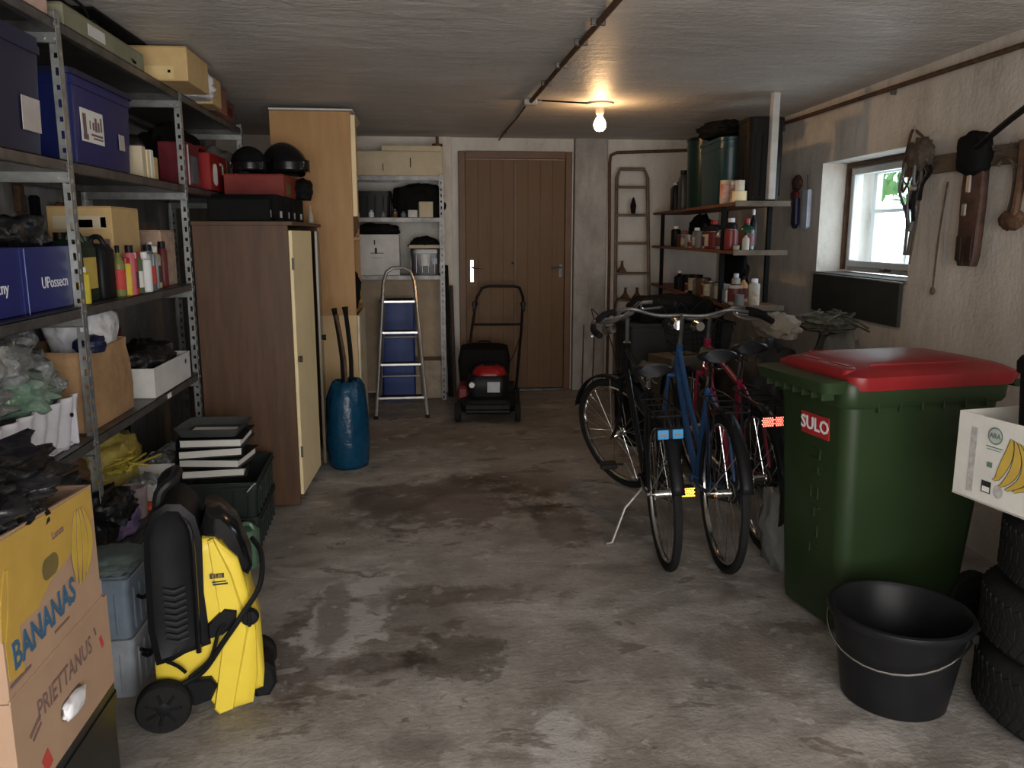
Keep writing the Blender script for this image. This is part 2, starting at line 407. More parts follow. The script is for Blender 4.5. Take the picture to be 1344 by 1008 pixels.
# right wall in its own frame: x' along the wall (+Y), y' out of the room; opening for the window
RWM = Matrix.Translation((wallx(0), 0, 0)) @ Matrix.Rotation(math.atan2(1, 0.062), 4, 'Z')   # local +x runs along +Y, local +y points to -X (into the room)
g = G()
wy0, wy1, wz0, wz1, th = 4.13, 5.30, 1.19, 1.91, 0.40
for (a, b, z0, z1) in ((-1.7, wy0, 0, 2.3), (wy1, 7.75, 0, 2.3), (wy0, wy1, 0, wz0), (wy0, wy1, wz1, 2.3)):
    g.box(((a + b) / 2, -th / 2, (z0 + z1) / 2), (b - a, th, z1 - z0))
o = ST('wall_right', g, WALLM); o.matrix_world = RWM
# front wall behind the viewer, no opening modelled so sky light stays out
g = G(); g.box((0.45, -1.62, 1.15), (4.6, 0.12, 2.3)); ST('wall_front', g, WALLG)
# pier between the door and the niche, beam over the door
g = G(); g.box((1.56, 7.51, 1.15), (0.30, 0.09, 2.3), 0.006); ST('trim_1', g, WALLG)
g = G(); g.box((0.24, 7.53, 1.15), (0.12, 0.05, 2.3), 0.004); ST('trim_2', g, WALLM)

# window_1: deep reveal, outer bar grille, inner sash
FRW = mat('window_white', (0.66, 0.66, 0.64), 0.45, var=0.05)
def bars(g, x0, x1, z0, z1, w, d, y):
    g.box(((x0 + x1) / 2, y, z0 + w / 2), (x1 - x0, d, w), 0.004); g.box(((x0 + x1) / 2, y, z1 - w / 2), (x1 - x0, d, w), 0.004)
    g.box((x0 + w / 2, y, (z0 + z1) / 2), (w, d, z1 - z0 - 2 * w), 0.004); g.box((x1 - w / 2, y, (z0 + z1) / 2), (w, d, z1 - z0 - 2 * w), 0.004)
win = bpy.data.objects.new('window_1', None); COL.objects.link(win); win['kind'] = 'structure'; win.matrix_world = RWM
g = G(); bars(g, wy0, wy1, wz0 + .02, wz1, 0.048, 0.05, -0.235); O('window_frame', g, FRW, win)
g = G(); bars(g, wy0 + .036, wy1 - .036, wz0 + .05, wz1 - .036, 0.042, 0.045, -0.205); O('sash', g, FRW, win)
g = G(); g.box(((wy0 + wy1) / 2, -0.21, (wz0 + wz1) / 2), (wy1 - wy0 - .15, 0.005, wz1 - wz0 - .15)); O('pane', g, glass('window_glass'), win)
g = G(); bars(g, wy0 + .02, wy1 - .02, wz0 + .02, wz1 - .02, 0.05, 0.04, -0.36); g.box(((wy0 + wy1) / 2, -0.36, 1.60), (wy1 - wy0, 0.035, 0.022)); g.box(((wy0 + wy1) / 2+.1, -0.36, 1.55), (0.03, 0.03, 0.7)); O('outer_frame', g, FRW, win)
g = G(); g.box(((wy0 + wy1) / 2, -0.19, wz0 + .045), (0.03, .03, .02), .003); g.cyl(((wy0 + wy1) / 2, -0.175, wz0 + .045), ((wy0 + wy1) / 2+.05, -0.17, wz0 + .04), .006); O('handle', g, STEELD, win)
g = G(); g.box(((wy0 + wy1) / 2, -0.10, wz0 + .005), (wy1 - wy0, 0.22, 0.02), 0.003); O('window_sill', g, mat('dusty_sill', (0.10, 0.09, 0.08), .7, var=.4), win)
g = G(); g.box(((wy0 + wy1) / 2, -0.175, wz1 - .014), (wy1 - wy0 - .01, 0.03, 0.026), 0.003); g.box((wy1 - .012, -0.175, (wz0 + wz1) / 2), (0.012, 0.03, wz1 - wz0 - .06)); O('head_strip', g, RUST, win, kind='stuff')
# dark panel hung under the window
g = G(); g.box((0, 0, 0), (1.13, 0.022, 0.235), 0.003); p = TO('panel', g, mat('dark_green_board', (0.028, 0.030, 0.026), 0.55), 'dark grey board fixed to the wall right under the window', 'panel')
p.matrix_world = RWM @ Matrix.Translation((4.72, 0.0135, 1.07))
g = G(); g.box((0, 0.0, 0.1225), (1.15, 0.03, 0.010), 0.002); O('edge_strip', g, STEEL, p)
# foliage and ground outside the window
g = G()
LEAF = mat('leaves', (0.03, 0.09, 0.02), 0.5, col2=(0.10, 0.20, 0.05), vscale=5)
rn = random.Random(3)
for i in range(520):
    cx = rn.gauss(4.35, 0.22); cy = rn.uniform(6.3, 8.1); cz = 1.72 + .25 * math.sin(cy * 9) ** 2 + 1.2 * rn.random()
    s_ = rn.uniform(.05, .11); R = Euler((rn.uniform(0, 6), rn.uniform(0, 6), rn.uniform(0, 6))).to_matrix().to_4x4()
    g.add([Matrix.Translation((cx, cy, cz)) @ R @ Vector(q) for q in ((-s_, 0, 0), (0, -s_ * .45, .01), (s_, 0, 0), (0, s_ * .45, .01))], [(0, 1, 2, 3)])
b_ = TO('bush', g, LEAF, 'green leafy bush hanging outside the small window', 'bush', kind='stuff')
g = G(); g.tube([(4.5, 8.3, 0), (4.45, 8.2, 1.6), (4.35, 7.2, 2.9)], 0.04, 6, smooth=3); O('stem', g, RUST, b_)
g = G(); g.box((6.2, 5, -.02), (6.4, 12, 0.04)); ST('floor_yard', g, mat('pale_gravel', (0.45, 0.44, 0.42), 0.9))

# door_1
door = bpy.data.objects.new('door_1', None); COL.objects.link(door); door['kind'] = 'structure'; door.location = (0.36, 7.55, 0)
DW = mat('door_wood', (0.128, 0.066, 0.026), 0.55, var=0.12, vscale=5, stretch=(7, 1, 0.5))
DW2 = mat('door_frame_wood', (0.13, 0.068, 0.034), 0.5, var=0.2, vscale=6)
g = G(); g.box((0.03, -.02, 1.09), (0.06, 0.07, 2.18), .004); g.box((1.0, -.02, 1.09), (0.06, 0.07, 2.18), .004); g.box((0.515, -.02, 2.15), (0.91, 0.07, 0.065), .004); O('door_frame', g, DW2, door)
xs = [0.065, 0.165, 0.275, 0.385, 0.50]
k = 0
for (a, n_) in ((0.063, 4), (0.517, 4)):
    for i in range(n_):
        w = 0.452 / n_
        g = G(); g.box((a + w * (i + .5), -.008, 1.06), (w - 0.0012, 0.036, 2.10), .0007); O('plank', g, DW, door)
g = G(); g.box((0.515, -.032, 1.06), (0.028, 0.010, 2.08), .002); O('cover_strip', g, DW2, door)
for x_ in (0.115, 0.935):
    g = G(); g.box((x_, -.031, 1.12), (0.032, 0.006, 0.20 if x_ < .5 else .12), .002)
    s1 = 1 if x_ < .5 else -1
    g.tube([(x_, -.035, 1.15), (x_, -.07, 1.15), (x_ + s1 * .02, -.08, 1.15), (x_ + s1 * .095, -.078, 1.147)], 0.008, 8, smooth=3)
    O('door_handle', g, CHROME if x_ < .5 else STEELD, door)
g = G(); g.cyl((0.49, -.03, 1.19), (0.49, -.042, 1.19), .013, n=12); O('keyhole_cover', g, BLACK, door)
g = G(); g.box((0.50, -.05, 0.012), (0.93, 0.06, 0.024), .004); O('threshold', g, STEELD, door)

# ceiling conduit with clips, junction box, cables
g = G(); g.tube([(0.735, -1.0, 2.282), (0.73, 3.0, 2.28), (0.722, 5.35, 2.28)], 0.013, 8)
pipe = TO('conduit', g, RUST, 'rusty conduit pipe running along the ceiling towards the junction box', 'pipe')
for y in (3.4, 3.75, 4.25, 4.75):
    g = G(); g.box((0.727, y, 2.284), (0.06, 0.014, 0.03), .003); O('clip', g, STEELD, pipe)
g = G(); g.box((0, 0, 0), (0.085, 0.085, 0.04), .008); g.cyl((.05, 0, 0), (.075, 0, 0), .012)
jb = TO('junction_box', g, mat('old_bakelite', (0.36, 0.33, 0.29), .5), 'pale junction box on the ceiling at the end of the pipe', 'junction box', (0.722, 5.40, 2.28))
g = G(); g.tube([(0.722, 5.45, 2.293), (0.735, 6.2, 2.294), (0.73, 7.1, 2.292), (0.73, 7.54, 2.28)], 0.0055, 6); g.box((0.73, 7.08, 2.288), (.03, .03, .02), .004)
TO('cable', g, RUST, 'thin brown cable crossing the ceiling behind the junction box to the back wall', 'cable')
g = G(); g.tube([(0.77, 5.41, 2.294), (1.12, 5.49, 2.294)], 0.005, 6)
TO('cable', g, BLACKM, 'thin dark cable on the ceiling between junction box and bulb', 'cable')
g = G(); g.tube([(wallx(-1) - .025, -1.0, 2.20), (wallx(3.4) - .025, 3.4, 2.225), (wallx(6.5) - .025, 6.5, 2.255), (wallx(7.5) - .02, 7.5, 2.265)], 0.013, 8)
wp = TO('pipe', g, RUST, 'long brown pipe running along the top of the window wall', 'pipe')
for y in (2.8, 4.4, 6.0):
    g = G(); g.box((wallx(y) - .016, y, 2.222), (0.03, 0.016, 0.045), .003); O('clip', g, STEELD, wp)
# ceiling bulb
lamp = T('ceiling_lamp', 'bare glowing bulb in a porcelain socket on the ceiling', 'lamp', (1.20, 5.50, 2.30))
g = G(); g.lathe([(0.0, 0), (0.092, -0.001), (0.088, -0.012), (0.045, -0.02), (0.03, -0.03), (0.028, -0.065), (0.022, -0.075), (0, -.075)], 28); O('socket', g, mat('porcelain', (0.55, 0.47, 0.38), .3), lamp)
g = G(); g.lathe([(0.014, -.072), (0.016, -.085), (0.032, -.11), (0.041, -.135), (0.038, -.158), (0.024, -.175), (0.0, -.181)], 24, cap0=False)
bulb = O('bulb', g, mat('glowing_bulb', (1, .8, .5), .3, var=0, emit=(1.0, 0.60, 0.28, 120)), lamp)

# ------------------------------------------------------------------ left shelving
SX, SB = -1.148, -1.64            # front edge and back edge of the shelves
LEV = [0.27, 0.745, 1.205, 1.69, 2.13]
def angle_post(x, y, h, sx=1, sy=1, name='post', parent=None, top=2.16):
    """slotted angle post: corner at (x, y), flanges run towards -x*sx and sy*y; every slot is a real hole"""
    g = G(); w = 0.038; p = 0.05; hh = 0.013; hw = 0.0055
    n = int(h / p)
    for fl in (0, 1):
        def P(u, z):
            return (x - sx * u, y, z) if fl == 0 else (x, y + sy * u, z)
        for i in range(n):
            z0 = i * p; z1 = z0 + p; c = w / 2 + 0.002; zc = (z0 + z1) / 2
            hz = hh if i % 2 else hh * 0.62
            hx_ = hw if i % 2 else hw * 1.15
            o = [(0, z0), (w, z0), (w, z1), (0, z1)]; q = [(c - hx_, zc - hz), (c + hx_, zc - hz), (c + hx_, zc + hz), (c - hx_, zc + hz)]
            g.add([P(*a) for a in o + q], [(0, 1, 5, 4), (1, 2, 6, 5), (2, 3, 7, 6), (3, 0, 4, 7)])
        g.add([P(0, n * p), P(w, n * p), P(w, h), P(0, h)], [(0, 1, 2, 3)])
    o = O(name, g, STEEL, parent, smooth=False)
    md = o.modifiers.new('thick', 'SOLIDIFY'); md.thickness = 0.002; md.offset = 0
    return o
def steel_shelf(x0, x1, y0, y1, z, parent, m=None, name='shelf'):
    g = G(); cx, cy = (x0 + x1) / 2, (y0 + y1) / 2; d = 0.034
    g.box((cx, cy, z - .0015), (x1 - x0, y1 - y0, 0.003))
    for s_ in (x0 + .001, x1 - .001): g.box((s_, cy, z - d / 2), (0.002, y1 - y0, d))
    for s_ in (x0 + .012, x1 - .012): g.box((s_, cy, z - d), (0.024, y1 - y0 - .01, 0.002))
    for s_ in (y0 + .003, y1 - .003): g.box((cx, s_, z - d / 2), (x1 - x0, .002, d))
    return O(name, g, m or STEELD, parent, smooth=False)
def bolt(parent, x, y, z, ax='x'):
    g = G(); d = Vector((.006, 0, 0)) if ax == 'x' else Vector((0, -.006, 0))
    g.cyl(Vector((x, y, z)), Vector((x, y, z)) + d, 0.0065, n=6); O('bolt', g, STEEL, parent)
bays = [(1.56, 2.96, LEV, 'slotted steel shelving, nearest bay on the left with the blue bins'),
        (2.965, 4.34, LEV, 'slotted steel shelving, middle bay between the two visible posts'),
        (4.345, 5.75, LEV[3:], 'slotted steel shelving, farthest bay above the brown cabinet')]
for bi, (y0, y1, lv, lab) in enumerate(bays):
    t = T('steel_shelving', lab, 'shelving', (0, 0, 0), group='steel shelving along the left wall')
    if bi == 0: angle_post(SX + .002, y0, 2.16, 1, 1, parent=t); angle_post(SB, y0, 2.16, -1, 1, parent=t)
    angle_post(SX + .002, y1, 2.16, 1, -1, parent=t); angle_post(SB, y1, 2.16, -1, -1, parent=t)
    for z in lv:
        steel_shelf(SB + .002, SX, y0 + .002, y1 - .002, z, t)
        g = G(); g.box(((SX + SB) / 2, y1 - .004, z - .052), (SX - SB - .02, .003, .034)); g.box(((SX + SB) / 2, y1 - .013, z - .069), (SX - SB - .02, .02, .002)); O('end_rail', g, STEEL, t, smooth=False)
        for x_ in (SX - .02, SX - .05, SB + .03): bolt(t, x_, y1 - .006, z - .052, 'y')
        bolt(t, SX + .003, y1 - .02, z - .018); bolt(t, SX + .003, y1 - .05, z - .018)

# ------------------------------------------------------------------ builders for shelf clutter
def carton(name, label, cat, c, d, m, rz=0.0, group=None, lid=True, tape=None, sticker=None, inset=0.004, open_top=False):
    """cardboard box standing on c (base centre), size d; seams, optional open top, tape and printed label"""
    t = T(name, label, cat, c, rz, group); x, y, z = d
    g = G()
    if open_top:
        w = .004
        g.box((0, 0, w / 2), (x, y, w))
        for s_ in (-1, 1):
            g.box((s_ * (x - w) / 2, 0, z / 2 + w / 2), (w, y, z - w)); g.box((0, s_ * (y - w) / 2, z / 2 + w / 2), (x - 2 * w, w, z - w))
    else: g.box((0, 0, z / 2), (x, y, z), 0.004)
    O('body', g, m, t)
    if lid and not open_top:
        g = G(); g.box((-x / 4, 0, z + .001), (x / 2 - .003, y - .002, .003)); O('flap', g, m, t)
        g = G(); g.box((x / 4, 0, z + .001), (x / 2 - .003, y - .002, .003)); O('flap', g, m, t)
    if tape:
        g = G(); g.box((0, 0, z + .0035), (.05, y + .002, .001)); g.box((0, -y / 2 - .001, z - .03), (.05, .001, .07)); O('tape', g, tape, t)
    if sticker:
        for (face, u, v, w, h, sm) in sticker:
            g = G()
            if face == 'x': g.box((x / 2 + .0012, u, v), (.0016, w, h))
            elif face == '-x': g.box((-x / 2 - .0012, u, v), (.0016, w, h))
            else: g.box((u, -y / 2 - .0012, v), (w, .0016, h))
            O('label', g, sm, t)
    return t
def tub(name, label, cat, c, d, m, rz=0.0, group=None, lid=True, lidm=None, sticker=None, r=.03, tp=.9, ribs=True):
    """moulded plastic container, tapered, rolled rim, ribs, lid"""
    t = T(name, label, cat, c, rz, group); x, y, z = d[0] / 2, d[1] / 2, d[2]
    g = G(); w = .004
    g.loft([(0.0, x * tp, y * tp, r, 0, 0), (z * .86, x * .975, y * .975, r, 0, 0), (z * .86, x, y, r, 0, 0), (z * .93, x, y, r, 0, 0), (z * .93, x * .985, y * .985, r, 0, 0),
            (z, x * .99, y * .99, r, 0, 0), (z, x * .96, y * .96, r, 0, 0), (.01, x * tp - w, y * tp - w, r * .9, 0, 0)], 5)
    O('body', g, m, t)
    if ribs:
        g = G()
        for u in (-.6, -.2, .2, .6):
            for s_ in (-1, 1):
                g.box((s_ * x * .955, u * y, z * .45), (.012, .012, z * .74), .003); g.box((u * x, s_ * y * .955, z * .45), (.012, .012, z * .74), .003)
        O('ribs', g, m, t, kind='stuff')
    if lid:
        g = G(); g.loft([(z - .012, x * 1.03, y * 1.03, r, 0, 0), (z + .008, x * 1.03, y * 1.03, r, 0, 0), (z + .012, x, y, r, 0, 0), (z + .006, x * .93, y * .93, r, 0, 0), (z + .016, x * .86, y * .86, r, 0, 0)], 5); O('lid', g, lidm or m, t)
    if sticker:
        for (face, u, v, w_, h, sm) in sticker:
            g = G()
            g.box((x * .965 + .002, u, v), (.002, w_, h), .0, rot=Matrix.Rotation(math.atan2(x * (.975 - tp), z), 4, 'Y')) if face == 'x' else g.box((u, -y * .965 - .002, v), (w_, .002, h))
            O('label', g, sm, t)
    return t
def can(name, label, cat, c, r, h, m, lidm=None, band=None, group=None, rz=0.0):
    t = T(name, label, cat, c, rz, group)
    g = G(); g.lathe([(r * .96, 0), (r, .004), (r, h * .96), (r * 1.03, h * .965), (r * 1.03, h * .985), (r, h), (r * .9, h), (r * .88, h * .975), (0, h * .975)], 20); O('body', g, m, t)
    g = G(); g.lathe([(r * 1.012, h * .16), (r * 1.012, h * .84)], 20, cap0=False, cap1=False); O('label', g, band or m, t)
    if lidm:
        g = G(); g.lathe([(r * .86, h * .975), (r * .86, h * 1.01), (r * .8, h * 1.02), (0, h * 1.02)], 18); O('lid', g, lidm, t)
    return t
def bottle(name, label, cat, c, r, h, m, capm=None, band=None, group=None, kind=0, rz=0.0):
    t = T(name, label, cat, c, rz, group); g = G()
    if kind == 0: prof = [(r * .9, 0), (r, .006), (r, h * .62), (r * .85, h * .70), (r * .34, h * .80), (r * .30, h * .90), (0, h * .90)]
    elif kind == 1: prof = [(r * .9, 0), (r, .006), (r, h * .76), (r * .93, h * .80), (r * .6, h * .84), (r * .55, h * .88), (0, h * .88)]
    else: prof = [(r * .95, 0), (r, .004), (r, h * .80), (r * .8, h * .85), (r * .45, h * .87), (0, h * .87)]
    g.lathe(prof, 18); O('body', g, m, t)
    cr = {0: .36, 1: .6, 2: .78}[kind] * r
    g = G(); g.lathe([(cr, h * (.86 if kind != 2 else .84)), (cr, h * .99), (cr * .85, h), (0, h)], 14); O('cap', g, capm or WHITEP, t)
    if band:
        g = G(); g.lathe([(r * 1.012, h * .14), (r * 1.012, h * .54)], 18, cap0=False, cap1=False); O('label', g, band, t)
    return t
def canister(name, label, cat, c, d, m, capm, rz=0.0, group=None, lab=None):
    t = T(name, label, cat, c, rz, group); x, y, z = d[0] / 2, d[1] / 2, d[2]
    g = G(); g.loft([(0, x * .95, y * .95, .02, 0, 0), (.01, x, y, .02, 0, 0), (z * .78, x, y, .02, 0, 0), (z * .88, x * .72, y * .8, .015, 0, 0), (z * .90, x * .3, y * .45, .01, -x * .4, 0)], 4); O('body', g, m, t)
    g = G(); g.cyl((-x * .45, 0, z * .88), (-x * .45, 0, z), min(.022, x * .5), n=14); O('cap', g, capm, t)
    g = G(); g.tube([(-x * .1, 0, z * .86), (0, 0, z * .98), (x * .5, 0, z * .98), (x * .75, 0, z * .8)], .010, 8, smooth=3); O('handle', g, m, t)
    if lab: g = G(); g.box((0, -y - .001, z * .42), (x * 1.4, .0015, z * .45)); g.box((x + .001, 0, z * .42), (.0015, y * 1.4, z * .45)); O('label', g, lab, t)
    return t
def heap(name, label, cat, c, r, m, amp=.3, fr=2.0, sub=4, seed=0, group=None, rz=0.0, box=0.25, flat=True, parts=()):
    """crumpled bag or folded cloth resting on c"""
    g = G(); g.blob((0, 0, r[2] * .8), r, amp, fr, sub, seed, floor=0.0 if flat else None, box=box)
    if not parts:
        return TO(name, g, m, label, cat, c, rz, group, ang=70)
    t = T(name, label, cat, c, rz, group); O('body', g, m, t, ang=70)
    for f in parts: f(t)
    return t

# ---- nearest bay, top level
carton('carton', 'pale pink carton on the very top shelf at the left edge', 'box', (-1.27, 2.81, 2.13), (.20, .26, .13), PINK, lid=True)
heap('bag', 'dark grey cloth bag lying on the top shelf behind the pink carton', 'bag', (-1.38, 3.16, 2.207), (.13, .12, .035), BAGB, seed=3)
g = G(); g.tube([(-1.17, 2.96, 2.235), (-1.16, 3.2, 2.24), (-1.20, 3.42, 2.20), (-1.18, 3.62, 2.178), (-1.155, 3.72, 2.15)], .0055, 6, smooth=5); g.tube([(-1.19, 2.9, 2.232), (-1.22, 3.15, 2.252), (-1.2, 3.4, 2.226)], .0055, 6, smooth=5)
TO('cable', g, BLACKM, 'black cable trailing over the grey green box on the top shelf', 'cable')
carton('carton', 'long flat grey green box lying along the top shelf', 'box', (-1.33, 3.44, 2.13), (.34, .82, .075), OLIVE, sticker=[('x', -.12, .04, .16, .04, WHITE)])
heap('coat', 'folded black coat lying on the long grey green box', 'cloth', (-1.34, 3.50, 2.207), (.13, .20, .035), BLACKM, seed=12)
carton('carton', 'yellowish cardboard carton above the middle shelf post, black spot on its end', 'box', (-1.20, 4.19, 2.13), (.36, .38, .145), CARDY, sticker=[('-y', .10, .04, .012, .012, PRINTK), ('-y', .0, .035, .24, .055, mat('pale_yellow', (.58, .43, .2), .7))], tape=None)
heap('bag', 'crumpled white bag filled with lamp parts on the top shelf', 'bag', (-1.11, 4.50, 2.131), (.08, .11, .075), FILMW, seed=5, amp=.4)
carton('box', 'small light wooden box with a dark grip slot on the top shelf', 'box', (-1.21, 4.76, 2.13), (.28, .20, .14), PINE, sticker=[('-y', .06, .09, .07, .014, PRINTK)])
carton('carton', 'red brown carton with a round red mark on the top shelf', 'box', (-1.24, 5.02, 2.13), (.27, .26, .14), mat('red_brown_card', (.20, .085, .055), .8), sticker=[('-y', .07, .09, .04, .04, PRINTR)])
carton('carton', 'dark brown carton, last one at the far end of the top shelf', 'box', (-1.30, 5.42, 2.13), (.28, .40, .13), mat('dark_card', (.10, .05, .038), .8), sticker=[('x', .05, .07, .16, .05, REDD)])
g = G(); g.box((0, 0, .006), (.34, .90, .010), .003); TO('board', g, BLACKM, 'flat black board lying on the yellowish carton under the ceiling', 'board', (-1.37, 3.88, 2.283), 0.0)

# ---- blue bins on level 1.69
LBL = PRINTW
tub('plastic_bin', 'big dark blue storage bin at the upper left edge', 'bin', (-1.38, 2.50, 1.692), (.42, .74, .36), BLUED, lid=False, sticker=[('x', .26, .12, .12, .10, mat('old_sticker', (.42, .38, .36), .6))], tp=.93, ribs=False)
pb = tub('plastic_bin', 'blue storage bin with a white printed label between the shelf posts', 'bin', (-1.375, 3.40, 1.692), (.39, .62, .315), BLUE, lid=True, lidm=BLUED, tp=.93, ribs=False)
g = G(); g.box((.1905, -.13, .145), (.002, .21, .115)); lb = O('label', g, PAPER, pb)
g = G()
for i, (u, v, w, h) in enumerate([(-.205, .15, .03, .07), (-.20, .105, .045, .02), (-.10, .155, .02, .05), (-.075, .15, .016, .035), (-.05, .16, .014, .05), (-.125, .148, .016, .028), (-.155, .15, .01, .03), (-.095, .117, .11, .008), (-.085, .105, .09, .006)]): g.box((.1920, u, v), (.001, w, h), .0)
O('print', g, mat('faded_print', (.16, .10, .10), .7), lb)
g = G(); g.box((.191, .165, .12), (.0015, .06, .06)); O('label', g, mat('old_sticker', (.42, .38, .36), .6), pb)
for i, (y, w, h, m) in enumerate([(3.79, .05, .13, CARDL), (3.85, .04, .12, CREAM), (3.90, .04, .125, PAPER), (3.96, .055, .10, CARDY)]):
    nm = ['pale paperback', 'cream paperback', 'white paperback', 'short yellow carton'][i]
    g = G(); g.box((0, 0, h / 2), (.15, w * .92, h), .002); b_ = TO('book' if i < 3 else 'carton', g, PAPER if i < 3 else m, nm + ' standing right of the labelled blue bin', 'book' if i < 3 else 'box', (-1.25, y, 1.692))
    if i < 3: g = G(); g.box((.0762, 0, h / 2), (.003, w * .94, h + .002), .001); g.box((0, -w * .47, h / 2), (.152, .002, h + .002)); O('cover', g, m, b_)
heap('bag', 'black bag lying in the dark behind the paperbacks', 'bag', (-1.42, 4.05, 1.692), (.15, .20, .13), BAGB, seed=8)

# ---- level 1.2
def bluecrate(y, txt, lab):
    t = T('crate', lab, 'box', (-1.345, y, 1.207), 0, 'blue printed boxes on the eye-level shelf')
    g = G(); w = .006; X_, Y_, Z_ = .32, .385, .205
    g.box((0, 0, w / 2), (X_, Y_, w))
    for s_ in (-1, 1): g.box((s_ * (X_ - w) / 2, 0, Z_ / 2), (w, Y_, Z_), .002); g.box((0, s_ * (Y_ - w) / 2, Z_ / 2), (X_ - 2 * w, w, Z_), .002)
    O('body', g, mat('blue_card', (.012, .018, .125), .45, var=.1), t)
    text(txt, .052, PRINTW, t, plane_px(X_ / 2 + .001, .03, .09), sx=.95)
    g = G(); g.box((X_ / 2 + .0008, -.165, .10), (.001, .004, .20)); O('edge_line', g, mat('pale_blue_ink', (.2, .25, .5), .5), t)
bluecrate(2.40, 'Possecny', 'blue box with white lettering at the left picture edge, black bags inside')
bluecrate(2.80, 'UPossecn', 'blue box with white lettering beside the near shelf post')
for k, (y, s_) in enumerate([(2.36, 4), (2.60, 6), (2.83, 9)]):
    heap('bag', ['shiny black bag in the leftmost blue box', 'shiny black bag resting across both blue boxes', 'shiny black bag in the blue box by the near post'][k], 'bag', (-1.345, y, 1.36 if k != 1 else 1.414), (.13, .15, .085 if k != 1 else .06), BAGB, amp=.4, seed=s_)
carton('carton', 'long yellow brown carton at the back of the eye-level shelf behind the blue box', 'box', (-1.335, 3.62, 1.207), (.245, .32, .35), CARDY, sticker=[('-y', -.0, .29, .2, .05, CARDL), ('-y', .02, .285, .06, .03, PRINTK), ('-y', .09, .29, .02, .04, PRINTK), ('-y', .10, .2, .02, .05, PRINTBR)])
DG = mat('dark_green_glass', (.006, .02, .012), .15, var=.2)
canister('canister', 'dark green canister with a yellow sticker beside the near post', 'canister', (-1.25, 3.13, 1.207), (.13, .16, .25), mat('dark_green_plastic', (.008, .022, .014), .35), BLACK, lab=mat('yellow_sticker', (.50, .36, .08), .5))
canister('canister', 'black oil canister right of the dark green canister', 'canister', (-1.235, 3.30, 1.207), (.12, .12, .235), BLACK, mat('dark_cap', (.02, .03, .03), .4))
row = [(-1.185, 3.055, .022, .13, mat('yellow_liquid', (.55, .45, .04), .3), 1, 'small yellow bottle in front of the dark green canister'),
       (-1.185, 3.41, .024, .20, mat('olive_bottle', (.16, .17, .05), .35), 0, 'slim olive green bottle beside the black oil canister'),
       (-1.18, 3.475, .022, .15, mat('yellow_can', (.58, .42, .05), .35), 2, 'short yellow and red spray can'),
       (-1.175, 3.545, .02, .17, mat('red_can', (.35, .03, .04), .35), 2, 'red spray can beside the yellow one'),
       (-1.17, 3.50, .02, .20, mat('pinkish_can', (.45, .10, .12), .35), 2, 'tall pink red can between the yellow and the dark green can'),
       (-1.18, 3.60, .026, .17, mat('green_can', (.07, .11, .05), .35), 2, 'dark green spray can with a black cap'),
       (-1.175, 3.675, .033, .17, WHITEP, 1, 'white bottle with a tapered body in front of the grey tin'),
       (-1.18, 3.76, .03, .20, mat('grey_tin', (.22, .23, .24), .3, .6), 1, 'grey tin bottle with a white foot behind the white bottle'),
       (-1.20, 3.86, .03, .21, mat('cyan_bottle', (.30, .36, .38), .2), 0, 'clear pale bottle with a white cap'),
       (-1.21, 3.935, .03, .19, mat('rainbow_label', (.36, .32, .20), .4, var=.6, vscale=30), 1, 'bottle with a colourful yellow green label'),
       (-1.20, 4.03, .022, .21, REDD, 2, 'slim dark red tube at the end of the bottle row')]
for i, (x, y, r, h, m, k, lab) in enumerate(row):
    bottle('bottle' if k != 2 else 'spray_can', lab, 'bottle' if k != 2 else 'can', (x, y, 1.207), r, h, m, [WHITEP, BLACK, RED][i % 3] if i != 8 else WHITEP, band=[None, PRINTR, None, mat('dark_label', (.05, .03, .03), .5), None, PAPER][i % 6], group='bottles and cans on the eye-level shelf', kind=k)
carton('carton', 'tall pale brown carton with stains at the end of the bottle row', 'box', (-1.30, 4.14, 1.207), (.2, .22, .26), mat('stained_card', (.36, .25, .18), .8, var=.35, vscale=20))
carton('carton', 'small bright red box on the carton behind the bottles', 'box', (-1.42, 3.90, 1.207), (.14, .12, .33), RED)

# long tools standing against the left wall behind the shelves
for i, (x, y, z0, z1, m, lab) in enumerate([(-1.69, 3.72, .0, 1.66, RUST, 'rusty iron bar leaning on the wall behind the shelving, nearer one'), (-1.69, 3.86, .0, 1.62, BLACKM, 'black iron bar leaning on the wall behind the shelving, middle one'), (-1.69, 4.12, .0, 1.6, REDWOOD, 'brown wooden handle leaning on the wall behind the shelving, farthest one')]):
    g = G(); g.tube([(0, 0, 0), (.0, .02, z1 * .5), (0, .05, z1)], .014, 8); g.box((0, .05, z1 - .06), (.03, .06, .12), .008); TO('iron_bar' if i < 2 else 'tool_handle', g, m, lab, 'tool', (x, y, z0))

# ---- level 0.745
def film_bag(c, r, seed, lab, m=FOIL): return heap('plastic_bag', lab, 'bag', c, r, m, amp=.5, fr=2.6, sub=4, seed=seed, group='clear plastic bags on the middle shelf')
film_bag((-1.34, 2.33, .90), (.17, .17, .09), 21, 'crumpled clear bag on the white tray at the left edge')
film_bag((-1.30, 2.60, .90), (.15, .15, .075), 22, 'crumpled clear bag with green print on the white tray', m=mat('film_green', (.30, .36, .32), .2, .2, col2=(.10, .20, .13), bump=1, bscale=24, vscale=6))
film_bag((-1.37, 2.52, .985), (.18, .20, .09), 23, 'heap of clear film on top of the other plastic bags')
film_bag((-1.36, 2.82, .86), (.14, .12, .12), 24, 'dusty clear bag between the white tray and the near post')
film_bag((-1.47, 2.92, 1.0), (.13, .16, .09), 25, 'grey film bag at the wall behind the near post')
